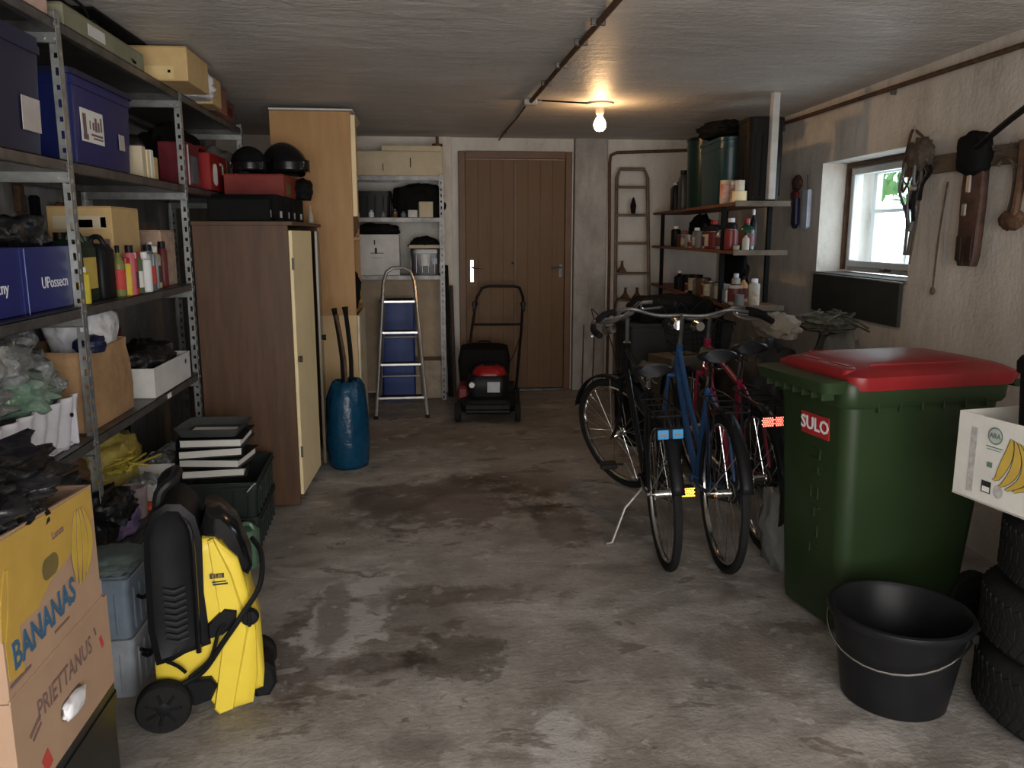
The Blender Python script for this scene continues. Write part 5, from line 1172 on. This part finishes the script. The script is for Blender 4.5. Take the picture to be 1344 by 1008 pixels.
for y in (-.16, .16):
    g = G(); g.tube([(.34, y, .93), (.41, y, .935), (.43, y, .915)], .014, 8, smooth=3); O('handle_arm', g, GREEN, t)
g = G(); g.cyl((.43, -.18, .915), (.43, .18, .915), .016, n=12); O('handle', g, GREEN, t)
for s_ in (-1, 1):
    g = G(); q = Matrix.Rotation(PI / 2, 4, 'X'); g.lathe([(.05, -.022), (.092, -.022), (.1, -.014), (.1, .014), (.092, .022), (.05, .022)], 24, (.30, s_ * .195, .10), q); w = O('wheel', g, RUB, t)
    g = G(); g.lathe([(.055, -.018), (.02, -.026), (.02, .026), (.055, .018)], 16, (.30, s_ * .195, .10), q); O('hub', g, BLACK, w)
g = G(); g.cyl((.30, -.2, .10), (.30, .2, .10), .011, n=10); O('axle', g, STEELD, t)
BR = mat('red_lid', (.20, .012, .014), .36, var=.12)
g = G()
g.loft([(.925, .345, .242, .06, .035, 0), (.955, .352, .248, .06, .035, 0), (.972, .35, .246, .06, .035, 0), (.985, .325, .225, .06, .035, 0), (.995, .30, .205, .07, .035, 0), (1.01, .22, .15, .09, .045, 0), (1.016, .12, .09, .08, .05, 0)], 7)
ld = O('lid', g, BR, t, ang=40)
g = G(); g.loft([(.972, .03, .19, .02, -.285, 0), (.99, .028, .185, .02, -.28, 0), (.995, .02, .17, .015, -.275, 0)], 4); O('lid_ridge', g, BR, ld)
g = G(); g.box((-.245, -.09, .996), (.045, .11, .004), .001); g.box((-.245, .09, .996), (.045, .11, .004), .001); O('lid_recess', g, mat('darker_red_lid', (.22, .01, .012), .45), ld)
for s_ in (-1, 1):
    g = G(); g.box((.0, s_ * .175, 1.0), (.42, .012, .012), .004); O('lid_rib', g, BR, ld)
g = G(); g.cyl((.375, -.22, .955), (.375, .22, .955), .018, n=12); O('lid_hinge', g, BR, ld)
fx = lambda z: .008 * (z / .6) - (.268 + (.305 - .268) * (z - .10) / .5) if z <= .6 else .008 + (z - .6) * .027 - (.305 + (z - .6) * .077)
slope = Matrix.Rotation(-math.atan(.066), 4, 'Y')
g = G(); g.box((0, 0, 0), (.003, .165, .082), .0)
zz = .765; st_ = O('sticker', g, mat('red_sticker', (.33, .02, .02), .5), t); st_.matrix_local = Matrix.Translation((fx(zz) - .003, -.035, zz)) @ slope
text('SULO', .068, PRINTW, st_, plane_mx(-.0022, 0, 0), bold=.0016)
for i in range(6):       # raised characters down the front, too worn to read
    z0 = .66 - i * .075
    g = G()
    for k, (u, v, a, b) in enumerate([[(-.03, 0, .006, .04), (.0, .018, .05, .006), (.0, -.018, .05, .006)], [(0, 0, .06, .006), (-.02, .012, .006, .026)], [(-.02, 0, .006, .044), (.02, 0, .006, .044), (0, 0, .04, .006)], [(0, .018, .06, .006), (0, 0, .006, .04)], [(-.02, 0, .006, .044), (0, -.02, .04, .006)], [(0, .02, .05, .006), (0, -.02, .05, .006), (.025, 0, .006, .04)]][i]):
        g.box((fx(z0) - .001, -.035 + u, z0 + v), (.006, a, b), .001)
    O('raised_mark', g, GREEN, t)
heap('rubbish_bag', 'dark clutter bag with pale scraps on the floor behind the wheelie bin', 'bag', (2.30, 2.62, 0), (.10, .16, .28), mat('mixed_rubbish', (.012, .012, .010), .5, bump=.8, bscale=12), seed=101)
heap('bag', 'crumpled yellowish green bag beside the wheel of the green bin', 'bag', (2.12, 2.45, .0), (.06, .05, .14), mat('yellow_green_film', (.28, .28, .14), .5, col2=(.05, .06, .04), vscale=14), seed=102)
heap('rag', 'pink red rag on the dark clutter bag behind the bin', 'cloth', (2.29, 2.60, .42), (.06, .07, .04), mat('dull_red_rag', (.16, .03, .03), .9), seed=103)

# ------------------------------------------------------------------ black bucket
t = T('bucket', 'black builder bucket with a wire handle in front of the green bin', 'bucket', (1.475, 2.235, 0))
g = G(); g.lathe([(.148, 0), (.156, .006), (.196, .275), (.212, .277), (.215, .285), (.212, .298), (.200, .300), (.190, .285), (.150, .012), (0, .010)], 48); O('body', g, mat('bucket_plastic', (.010, .010, .011), .38, spec=.15), t)
g = G(); pts = []
for i in range(17):
    a = PI * i / 16; pts.append((-.208 * math.cos(a), -.226 * math.sin(a) , .270 - .085 * math.sin(a)))
rzm = Matrix.Rotation(D(-45), 4, 'Z')
g.tube([rzm @ Vector(p) for p in pts], .0032, 7); O('handle', g, CHROME, t)
for s_ in (-1, 1):
    g = G(); g.box(rzm @ Vector((s_ * .205, 0, .265)), (.02, .035, .03), .004); O('handle_lug', g, MATS['bucket_plastic'], t)

# ------------------------------------------------------------------ tyres and the white banana box
def tyre(z, r, w, lab, dx=0, dy=0):
    t = T('tyre', lab, 'tyre', (1.995 + dx, 2.03 + dy, z), random.random(), 'car tyres stacked at the right edge')
    g = G(); h = w / 2
    prof = [(r * .60, .02), (r * .62, .004), (r * .78, 0), (r * .93, .012), (r * .985, .03), (r, .05), (r, w - .05), (r * .985, w - .03), (r * .93, w - .012), (r * .78, w), (r * .62, w - .004), (r * .60, w - .02), (r * .66, w - .04), (r * .9, h), (r * .66, .04)]
    rs = [[(a * math.cos(2 * PI * j / 56), a * math.sin(2 * PI * j / 56), z_) for j in range(56)] for a, z_ in prof]
    g.rings(rs, closed=True); O('carcass', g, RUB, t)
    g = G()
    for k in range(3):
        z_ = .055 + (w - .11) * k / 2
        for j in range(60):
            a = 2 * PI * (j + .5 * (k % 2)) / 60; M = Matrix.Rotation(a, 4, 'Z') @ Matrix.Translation((r - .0027, 0, z_)) @ Matrix.Rotation(.5 * (k - 1), 4, 'X')
            g.add([M @ Vector(p) for p in ((-.004, -.011, -.022), (.004, -.010, -.020), (.004, .010, -.020), (-.004, .011, -.022), (-.004, -.011, .022), (.004, -.010, .020), (.004, .010, .020), (-.004, .011, .022))], [(0, 1, 2, 3), (4, 7, 6, 5), (0, 4, 5, 1), (1, 5, 6, 2), (2, 6, 7, 3), (0, 3, 7, 4)])
    O('tread', g, RUB, t, smooth=False, kind='stuff')
tyre(0, .325, .215, 'lowest and widest tyre of the stack at the right edge')
tyre(.216, .315, .205, 'middle tyre of the stack under the banana box', -.005, .01)
tyre(.422, .305, .215, 'uppermost tyre of the stack carrying the white banana box', .01, -.01)
g = G(); g.lathe([(.20, 0), (.22, .02), (.215, .06), (.20, .07), (.0, .07)], 24); 
t = T('banana_box', 'white printed banana box on the tyre stack at the right edge', 'box', (1.895, 2.07, .650), D(9)); g = G(); w = .005; X_, Y_, Z_ = .40, .53, .265
g.box((0, 0, w / 2), (X_, Y_, w))
for s_ in (-1, 1): g.box((s_ * (X_ - w) / 2, 0, Z_ / 2), (w, Y_, Z_), .001); g.box((0, s_ * (Y_ - w) / 2, Z_ / 2), (X_ - 2 * w, w, Z_), .001)
O('body', g, mat('white_box', (.62, .60, .55), .75, var=.08), t)
fxx = -X_ / 2 - .0012
def bananas(parent, M, n, L, W, col, line, spread=.5, bend=.5):
    """a printed bunch: crescents side by side, joined at the stalk and drawn together again at the tips"""
    for i in range(n):
        k_ = i - (n - 1) / 2; pts = []
        for j in range(15):
            u = j / 14; f = math.sin(PI * min(.82, .10 + .78 * u)) ** .8
            x = k_ * W * 1.02 * f * (1 + spread * u) + bend * L * (u * (1 - u)) * 1.1
            y = -L * u * (1 - .05 * abs(k_)) ; w = W * max(.10, math.sin(PI * (.03 + .93 * u))) ** .65
            pts.append((x, y, w / 2))
        def ring(e): return [(x + w + e, y) for x, y, w in pts] + [(x - w - e, y) for x, y, w in reversed(pts)]
        g = G(); g.M = M @ Matrix.Translation((0, 0, .0003 * i)); g.poly(ring(.0014), .0004); O('banana_outline', g, line, parent, smooth=False)
        g = G(); g.M = M @ Matrix.Translation((0, 0, .0003 * i + .0003)); g.poly(ring(-.0006), .0004); O('banana_print', g, col, parent, smooth=False)
bananas(t, plane_mx(fxx, .050, .215) @ Matrix.Rotation(D(-12), 4, 'Z'), 4, .155, .030, mat('ochre_ink', (.50, .34, .06), .75, var=.15), PRINTK, spread=.35, bend=.9)
text('BANANAS', .056, mat('grey_blue_ink', (.06, .11, .14), .7), t, plane_mx(fxx, -.125, .215), bold=.0012)
text('BANANAS', .056, MATS['grey_blue_ink'], t, plane_mx(fxx, -.125, .045), bold=.0012)
bananas(t, plane_mx(fxx + .001, -.10, .165) @ Matrix.Rotation(D(80), 4, 'Z'), 2, .08, .02, MATS['ochre_ink'], PRINTBR, spread=.2)
g = G(); g.M = plane_mx(fxx, .125, .215); g.poly([(.026 * math.cos(2 * PI * k / 24), .026 * math.sin(2 * PI * k / 24)) for k in range(24)], .0006); e_ = O('emblem', g, mat('grey_green_ink', (.12, .20, .16), .7), t)
g = G(); g.M = plane_mx(fxx - .0007, .125, .215); g.poly([(.022 * math.cos(2 * PI * k / 24), .022 * math.sin(2 * PI * k / 24)) for k in range(24)], .0004); O('emblem_field', g, mat('pale_ink', (.46, .47, .44), .7), e_)
text('ARA', .020, MATS['grey_green_ink'], e_, plane_mx(fxx - .0013, .125, .215), bold=.0008)
g = G(); g.box((fxx, .125, .180), (.0006, .06, .003)); g.box((fxx, .125, .172), (.0006, .05, .002)); g.box((fxx, .135, .125), (.0006, .018, .016)); O('print', g, MATS['grey_green_ink'], t, kind='stuff')
g = G(); g.box((fxx, .20, .125), (.0006, .022, .20)); O('print_band', g, mat('faded_grey_print', (.40, .39, .37), .8, var=.3, vscale=60), t)
g = G(); g.box((fxx, .14, .055), (.0006, .034, .036)); s2 = O('seal', g, PRINTK, t); g = G(); g.box((fxx - .0006, .14, .048), (.0005, .026, .016)); O('seal_field', g, PAPER, s2)
g = G(); g.M = plane_mx(fxx, .095, .052); g.poly([(.016 * math.cos(2 * PI * k / 16), .02 * math.sin(2 * PI * k / 16)) for k in range(16)], .0006); O('seal', g, mat('faded_grey_print', (.4, .39, .37), .8), t)
t = T('flower_pot', 'black plastic pot standing in the white banana box', 'pot', (1.83, 2.10, .656))
g = G(); g.lathe([(.09, 0), (.115, .40), (.125, .40), (.127, .43), (.118, .445), (.112, .43), (.108, .40), (.088, .01), (0, .01)], 28); O('body', g, BLACKM, t)
heap('bag', 'grey rag stuffed behind the white banana box', 'cloth', (2.33, 2.42, .0), (.07, .06, .40), mat('grey_rag', (.06, .055, .05), .9), seed=104)

# ------------------------------------------------------------------ near left: banana boxes on a black crate
KX, KY = -.745, 1.885      # near edge of the stack: face x, far corner y
t = tub('black_crate', 'large black plastic crate on the floor under the banana boxes', 'crate', (KX - .205, KY - .23, 0), (.41, .50, .398), mat('crate_black', (.010, .010, .011), .35), lid=False, r=.02, tp=.98, ribs=False)
CB = mat('box_cardboard', (.33, .215, .14), .85, var=.10, vscale=4)
def bigbox(name, lab, z, H, x0, y0, y1, sag, m):
    t = T(name, lab, 'box', (0, 0, z)); g = G(); w = .006; x1 = KX
    def wall(a, b, ha, hb):
        d = (Vector(b) - Vector(a)); n = Vector((-d.y, d.x)).normalized() * w
        pts = [Vector(a), Vector(b), Vector(b) + n, Vector(a) + n]
        g.add([(p.x, p.y, 0) for p in pts] + [(pts[0].x, pts[0].y, ha), (pts[1].x, pts[1].y, hb), (pts[2].x, pts[2].y, hb), (pts[3].x, pts[3].y, ha)], [(3, 2, 1, 0), (4, 5, 6, 7), (0, 1, 5, 4), (1, 2, 6, 5), (2, 3, 7, 6), (3, 0, 4, 7)])
    wall((x1, y0), (x1, y1), H + sag, H); wall((x1 - w, y1), (x0 + w, y1), H, H); wall((x0, y1), (x0, y0), H, H + sag); wall((x0 + w, y0), (x1 - w, y0), H + sag, H + sag)
    g.box(((x0 + x1) / 2, (y0 + y1) / 2, .003), (x1 - x0 - .01, y1 - y0 - .01, .006)); O('body', g, m, t, smooth=False)
    return t
b1 = bigbox('banana_box', 'brown cardboard box with faded red brown lettering, lower of the two near left', .40, .22, KX - .38, 1.425, KY, .0, CB)
b2 = bigbox('banana_box', 'brown and yellow banana box, upper one of the near left pile', .622, .275, KX - .38, 1.425, KY - .03, .03, CB)
fp = KX + .0008
g = G(); g.box((fp, 1.64, .002), (.004, .44, .010), .002); O('lid_edge', g, CB, b2)
# yellow printed field, hand hole, bananas, lettering
g = G(); g.M = plane_px(fp, 0, 0)
g.poly([(1.43, .04), (1.485, .03), (1.485, .12), (1.56, .12), (1.62, .15), (1.70, .16), (1.80, .19), (1.845, .20), (1.845, .272), (1.43, .298)], .0006); O('printed_field', g, PRINTY, b2, smooth=False)
g = G(); g.M = plane_px(fp + .0008, 1.625, .178); g.poly(rrect(.036, .022, .021, 6), .0006); O('hand_hole_shade', g, mat('olive_shadow_card', (.13, .10, .03), .9), b2, smooth=False)  # no cut-out: dark plate with the shade of the hand hole as its colour
bananas(b2, plane_px(fp + .001, 1.775, .245) @ Matrix.Rotation(D(-6), 4, 'Z'), 4, .165, .026, mat('banana_ink', (.46, .31, .045), .75), PRINTBR, spread=.10, bend=.25)
bananas(b2, plane_px(fp + .001, 1.46, .24) @ Matrix.Rotation(D(-15), 4, 'Z'), 2, .13, .022, PRINTY, mat('gold_ink', (.42, .26, .03), .8), spread=.1, bend=.2)
text('BANANAS', .075, PRINTB, b2, plane_px(fp + .0014, 1.585, .080) @ Matrix.Rotation(D(3), 4, 'Z'), bold=.0015, sx=.80)
text('Lanza', .022, PRINTBR, b2, plane_px(fp + .0014, 1.67, .232), sx=1.1)
g = G(); g.box((fp + .0006, 1.47, .028), (.0006, .08, .006)); g.box((fp + .0006, 1.65, .040), (.0006, .07, .005)); O('small_print', g, PRINTBR, b2, kind='stuff')
text('PRIETTANUS', .058, PRINTBR, b1, plane_px(fp + .0004, 1.645, .150) @ Matrix.Rotation(D(1), 4, 'Z'), sx=.80)
g = G(); g.M = plane_px(fp + .0004, 1.655, .085); g.poly(rrect(.052, .020, .019, 6), .0006); O('hand_hole_shade', g, mat('shadow_card', (.10, .07, .05), .9), b1, smooth=False)  # flat plate, the hole's inner shade put into its dark colour
heap('plastic_bag', 'white film sticking out of the hand hole of the lower box', 'bag', (KX + .008, 1.652, .40 + .066), (.012, .048, .022), FILMW, amp=.3, seed=111, sub=3)
for i, (y, z, a, b) in enumerate([(1.53, .035, .03, .04), (1.83, .13, .012, .03), (1.80, .17, .006, .02), (1.50, .13, .05, .008), (1.505, .115, .04, .006)]):
    g = G(); g.box((fp + .0006, y, z), (.0006, a, b), rot=Matrix.Rotation(.4, 4, 'X')); O('mark', g, [PRINTR, PRINTR, PRINTBR, PRINTBR, PRINTBR][i], b1)
g = G(); g.box((KX - .12, 1.4235, .10), (.16, .002, .13)); O('label', g, PAPER, b1)
heap('garment_bag', 'large heap of shiny black foil on the upper banana box', 'bag', (KX - .19, 1.60, .885), (.19, .26, .085), BAGB, amp=.5, fr=3, seed=112, sub=5)
heap('garment_bag', 'black foil bag slipping off behind the upper banana box', 'bag', (KX - .23, 1.985, .68), (.14, .10, .12), BAGB, amp=.5, fr=3, seed=113, sub=4, flat=False)
g = G(); g.box((0, 0, .12), (.14, .03, .24), .006); TO('case', g, GREYL, 'pale grey flat case standing behind the lower banana box', 'case', (KX - .10, KY + .045, .398))

# ------------------------------------------------------------------ yellow pressure washer
t = T('pressure_washer', 'yellow and black pressure washer on two wheels next to the cartons', 'pressure washer', (-.68, 2.49, 0), D(12))
YL = [(-.125, .030), (-.122, .010), (-.115, 0), (-.108, -.001), (.095, -.001), (.108, .0), (.118, .01), (.125, .03)]
body = [(-.155, .050), (-.155, .185), (-.15, .225), (-.06, .245), (-.02, .40), (-.025, .53), (.0, .565), (.035, .56), (.095, .49), (.115, .40), (.135, .25), (.130, .10), (.115, .015), (.03, .0), (.005, .02), (-.02, .065), (-.13, .045)]
g = G(); g.slab(body, YL); O('shell', g, YEL, t, ang=45)
front = [(.085, .12), (.075, .30), (.06, .42), (.09, .47), (.125, .40), (.155, .25), (.158, .10), (.15, .04), (.10, .03)]
g = G(); g.slab(front, [(-.10, .02), (-.085, .004), (.07, .004), (.085, .02)]); O('front_shell', g, YEL, t, ang=45)
ridge = [(.015, .56), (.03, .565), (.075, .45), (.115, .27), (.055, .01), (.015, .0), (.0, .02), (.045, .26), (.03, .40)]
g = G(); g.slab(ridge, [(-.136, .006), (-.130, .0), (-.110, 0)]); O('side_ridge', g, YEL, t, ang=30)
back = [(-.150, .19), (-.165, .30), (-.16, .52), (-.155, .60), (-.13, .66), (-.09, .685), (-.05, .68), (-.015, .64), (.0, .56), (-.005, .40), (.005, .235), (-.07, .215), (-.10, .20)]
g = G(); g.slab(back, [(-.128, .035), (-.135, .02), (-.128, .0), (.09, 0), (.105, .02)]); bk = O('back_column', g, BLACK, t, ang=45)
g = G()
for i in range(9): g.tube([(-.115, -.137, .27 + i * .02), (-.085, -.141, .262 + i * .02), (-.055, -.137, .27 + i * .02)], .004, 6)
O('vent_ribs', g, mat('dark_grey_plastic', (.028, .028, .03), .4), bk, kind='stuff')
g = G(); g.tube([(-.03, -.142, .22), (-.026, -.146, .45), (-.03, -.14, .60), (-.06, -.12, .655)], .008, 8, smooth=4); O('edge_bead', g, BLACKG, bk)
hood = [(.0, .50), (-.01, .58), (.01, .64), (.05, .63), (.10, .575), (.14, .45), (.125, .42), (.09, .49), (.05, .56)]
g = G(); g.slab(hood, [(-.10, .02), (-.085, .003), (.085, .003), (.10, .02)]); O('hood', g, BLACKG, t, ang=45)
g = G(); g.tube([(-.12, -.07, .60), (-.11, -.07, .70), (-.07, -.05, .735), (-.07, .05, .735), (-.11, .07, .70), (-.12, .07, .60)], .017, 10, smooth=4); O('handle', g, BLACK, t)
g = G(); g.slab([(.0, .30), (.05, .345), (.085, .335), (.08, .29), (.04, .262), (.0, .255)], [(-.142, .004), (-.136, 0), (-.12, 0)]); O('grip_recess', g, BLACK, t)
g = G(); g.lathe([(.026, 0), (.03, .01), (.022, .024), (0, .026)], 20, (.118, -.118, .305), Matrix.Rotation(PI / 2, 4, 'X')); g.box((.118, -.145, .305), (.010, .012, .05), .003); O('switch_knob', g, BLACK, t)
for (x, y, r) in ((-.135, -.165, .078), (.135, .10, .062)):
    g = G(); q = Matrix.Rotation(PI / 2, 4, 'X')
    g.lathe([(r * .66, -.024), (r * .93, -.024), (r, -.016), (r, .016), (r * .93, .024), (r * .66, .024)], 28, (x, y, r), q); w = O('wheel', g, RUB, t)
    g = G(); g.lathe([(r * .68, -.014), (r * .45, -.018), (r * .2, -.026), (0, -.026)], 20, (x, y, r), q)
    g.lathe([(r * .68, -.014), (r * .45, -.018), (r * .2, -.026), (0, -.026)], 20, (x, y, r), q @ Matrix.Rotation(PI, 4, 'X'))
    for k in range(7): a = 2 * PI * k / 7; g.box((x + r * .45 * math.cos(a), y - .023, r + r * .45 * math.sin(a)), (r * .42, .008, .009), .002, rot=Matrix.Rotation(-a, 4, 'Y'))
    O('hub', g, BLACK, w)
g = G(); g.slab([(.10, .03), (.115, .10), (.16, .115), (.185, .09), (.19, .04), (.165, .0), (.125, .0)], [(-.075, .012), (-.065, 0), (.02, 0), (.03, .012)]); O('front_foot', g, BLACK, t)
g = G(); g.slab([(-.09, .06), (-.10, .10), (-.06, .135), (-.0, .13), (.015, .10), (-.005, .06), (-.05, .05)], [(-.150, .006), (-.143, 0), (-.12, 0)]); O('wheel_bracket', g, BLACK, t)
g = G(); g.tube([(-.08, -.15, .13), (-.02, -.155, .165), (.04, -.165, .25), (.10, -.16, .33), (.155, -.12, .40), (.165, -.05, .47), (.14, .02, .50)], .0085, 8, smooth=6); O('hose', g, BLACK, t)
g = G(); g.tube([(-.06, -.152, .15), (.0, -.155, .20), (.03, -.15, .28), (.05, -.14, .30)], .0055, 8, smooth=6); O('power_cable', g, BLACK, t)
g = G(); g.tube([(-.12, -.14, .205), (-.09, -.15, .19), (-.07, -.148, .165)], .006, 6, smooth=3); O('nozzle', g, BLACK, t)
g = G(); g.box((.035, -.1375, .452), (.040, .002, .014)); lb = O('badge', g, PRINTK, t); g.v = []; g.f = []; g.m = []
g.box((.040, -.1372, .433), (.040, .0015, .0035)); g.box((.043, -.1372, .425), (.042, .0015, .005)); O('badge_line', g, PRINTK, lb)
lb.location = (0, 0, 0)
text('K5.85', .014, PRINTY, lb, plane_my(.035, -.1388, .452), sx=.9)

# ------------------------------------------------------------------ tool rail and hanging things on the window wall
def wp_(y, off, z): return RWM @ Vector((y, off, z))
RL = mat('old_rail_wood', (.14, .10, .07), .85, var=.3, vscale=10, stretch=(1, 8, 8))
g = G(); g.box((0, 0, 0), (1.55, .028, .085), .004); p = TO('rail', g, RL, 'old wooden tool rail fixed to the wall right of the window', 'rail'); p.matrix_world = RWM @ Matrix.Translation((3.45, .0145, 1.79))
for y in (3.98, 3.62, 3.40, 3.28):
    g = G(); g.tube([(y - 3.45, .01, .02), (y - 3.45, .05, .02), (y - 3.45, .055, .04)], .004, 6); O('nail', g, STEELD, p)
# bundle of straps and hooks by the window
t = T('strap_bundle', 'tangle of old straps and hooks hanging at the right window edge', 'straps'); t.matrix_world = RWM @ Matrix.Translation((4.02, .06, 1.82))
STR = mat('old_strap', (.085, .065, .05), .8, var=.4, vscale=20)
g = G(); g.blob((-.02, 0, .03), (.115, .035, .075), .4, 3, 4, 5); O('knot', g, STR, t, ang=70)
rn = random.Random(12)
for k in range(13):
    y0 = rn.uniform(-.16, .12); L_ = rn.uniform(.20, .62); y1 = y0 * .7 + rn.uniform(-.03, .03)
    g = G(); pts = [(y0 * .5, rn.uniform(-.02, .03), rn.uniform(.0, .08)), (y0 * 1.2, rn.uniform(-.03, .03), -L_ * .25), (y1 + .012, rn.uniform(-.02, .02), -L_ * .6), (y1, rn.uniform(-.02, .02), -L_)]
    g.tube(pts, rn.uniform(.005, .011), 6, smooth=5, flat=rn.choice([.5, 1, 1.4])); O('strap', g, [STR, BLACKM, GREY][k % 3], t)
g = G(); g.tube([(.10, 0, .06), (.13, 0, .0), (.13, .0, -.13), (.06, .02, -.14), (.02, 0, -.02)], .007, 6, smooth=4); g.tube([(-.05, 0, .1), (.02, .02, .15), (.09, 0, .12), (.12, 0, .02)], .008, 6, smooth=4); O('loop', g, RUST, t)
g = G(); g.tube([(.0, .02, .07), (-.01, .03, .12), (.02, .02, .17)], .004, 5, smooth=3); g.cyl((-.04, .02, -.14), (-.04, .045, -.14), .014, n=12); O('buckle', g, ALU, t)
# thin rods / whips
for i, (y0, z0, y1, z1, r, m, lab) in enumerate([(3.80, 1.70, 3.845, 1.17, .005, STR, 'thin bent stick hanging on the wall left of the brown leather sheath'), (3.775, 1.72, 3.765, 1.30, .0025, GREYL, 'thin light cord hanging beside the brown leather sheath')]):
    g = G(); g.tube([wp_(y0, .02, z0), wp_((y0 + y1) / 2 - .005, .03, (z0 + z1) / 2), wp_(y1, .02, z1)], r, 6, smooth=5)
    if i == 0: g.blob(wp_(y1, .02, z1), (.012, .012, .02), .2, 2, 2)
    TO('stick' if i == 0 else 'cord', g, m, lab, 'stick' if i == 0 else 'cord')
# leather sheath with two legs
t = T('leather_sheath', 'worn brown leather tool sheath with a black cap hanging on the rail', 'tool sheath'); t.matrix_world = RWM @ Matrix.Translation((3.53, .045, 1.72)) @ Matrix.Scale(1.15, 4)
g = G(); g.slab([(-.062, .08), (-.068, -.1), (-.060, -.32), (-.045, -.36), (-.018, -.36), (-.006, -.31), (.006, -.31), (.016, -.36), (.045, -.36), (.062, -.32), (.060, -.1), (.062, .08)], [(-.012, .006), (-.005, 0), (.015, 0), (.022, .006)]); O('body', g, LEATHER, t, ang=50)
g = G(); g.blob((0, .02, .075), (.088, .04, .085), .12, 2, 4, 3, box=.3); O('cap', g, BLACKM, t, ang=60)
g = G(); g.box((-.0, .030, -.03), (.028, .010, .09), .004); g.box((.02, .028, -.14), (.03, .008, .05), .004); O('tool_blade', g, ALU, t)
for s_ in (-.036, .034):
    g = G(); g.box((s_, .026, -.29), (.036, .008, .10), .004); O('pocket', g, mat('dark_leather', (.03, .016, .012), .4), t)
g = G(); g.tube([(.075, 0, .05), (.085, .0, -.1), (.07, .0, -.3)], .006, 6, smooth=4); O('side_strap', g, STR, t)
# black rod standing out from the sheath towards the viewer
g = G(); g.tube([wp_(3.50, .09, 1.82), wp_(3.10, .20, 1.895), wp_(2.72, .30, 1.96)], .013, 10); g.cyl(wp_(3.53, .085, 1.815), wp_(3.50, .09, 1.82), .022, n=12)
TO('rod', g, BLACK, 'black rod sticking out from the rail above the leather sheath', 'rod')
t = T('hammer', 'old sickle shaped tool hanging from the rail at the right edge', 'tool'); t.matrix_world = RWM @ Matrix.Translation((3.26, .05, 1.78))
g = G(); g.tube([(.12, 0, -.04), (.09, .0, -.015), (.03, .01, -.02), (.005, .0, -.06), (.0, .0, -.16), (.02, 0, -.24)], .007, 8, smooth=5); O('wire_hook', g, STR, t)
g = G(); g.blob((-.01, .0, -.27), (.075, .028, .045), .25, 2, 4, 7); O('head', g, RUST, t, ang=60)
g = G(); g.tube([(-.05, .01, .05), (-.055, .01, -.1), (-.04, .01, -.25)], .018, 8, smooth=3); O('handle', g, RUST, t)
heap('glove', 'rusty brown work glove hung on the rail at the very right edge', 'glove', tuple(wp_(3.10, .06, 1.62)), (.03, .05, .14), mat('dark_glove', (.045, .028, .02), .8), amp=.4, seed=121, flat=False)
# brushes hanging left of the window
t = T('hand_brush', 'red and dark blue hand brush hanging on the wall left of the window', 'brush'); t.matrix_world = RWM @ Matrix.Translation((5.60, .035, 1.72))
g = G(); g.blob((0, .01, .08), (.06, .03, .055), .3, 2, 3, 4); O('handle_loop', g, LEATHER, t, ang=60)
g = G(); g.box((.03, .012, .0), (.10, .03, .06), .01); O('red_part', g, REDD, t)
g = G(); g.slab([(-.03, -.02), (-.04, -.20), (.0, -.23), (.045, -.20), (.04, -.02)], [(-.005, .003), (.0, 0), (.02, 0), (.025, .003)]); O('bristles', g, BLUED, t)
t = T('dustpan', 'white and pale blue plate hanging between brush and window', 'dustpan'); t.matrix_world = RWM @ Matrix.Translation((5.45, .03, 1.63))
g = G(); g.slab([(-.045, .12), (-.05, -.13), (-.03, -.145), (.04, -.145), (.055, -.12), (.05, .12)], [(-.012, .004), (-.006, 0), (.01, 0), (.016, .004)]); O('plate', g, mat('pale_blue_white', (.45, .52, .62), .4), t)
g = G(); g.tube([(0, 0, .12), (.01, 0, .17), (.02, 0, .22)], .004, 6); O('hook', g, STEELD, t)
# twigs / hose behind the bin lid
g = G()
rn = random.Random(5)
for k in range(9):
    g.tube([(2.36 + rn.uniform(-.02, .02), 4.55, .93), (2.32 + rn.uniform(-.08, .08), 4.45 + rn.uniform(-.3, .1), 1.02), (2.25 + rn.uniform(-.15, .1), 4.25 + rn.uniform(-.4, .3), .98 + rn.uniform(-.03, .05))], .006, 5, smooth=4)
g.blob((2.30, 4.45, .95), (.16, .22, .05), .5, 3, 4, 9)
TO('dried_twigs', g, mat('dry_plant', (.07, .065, .045), .9, var=.4, vscale=30), 'bundle of dry twigs on the tarpaulin heap under the window board', 'twigs', kind='stuff')
heap('sack', 'pale sack standing under the window board behind the green bin', 'sack', (2.38, 4.45, 0), (.13, .20, .50), mat('dull_sack', (.13, .12, .10), .85), seed=122)
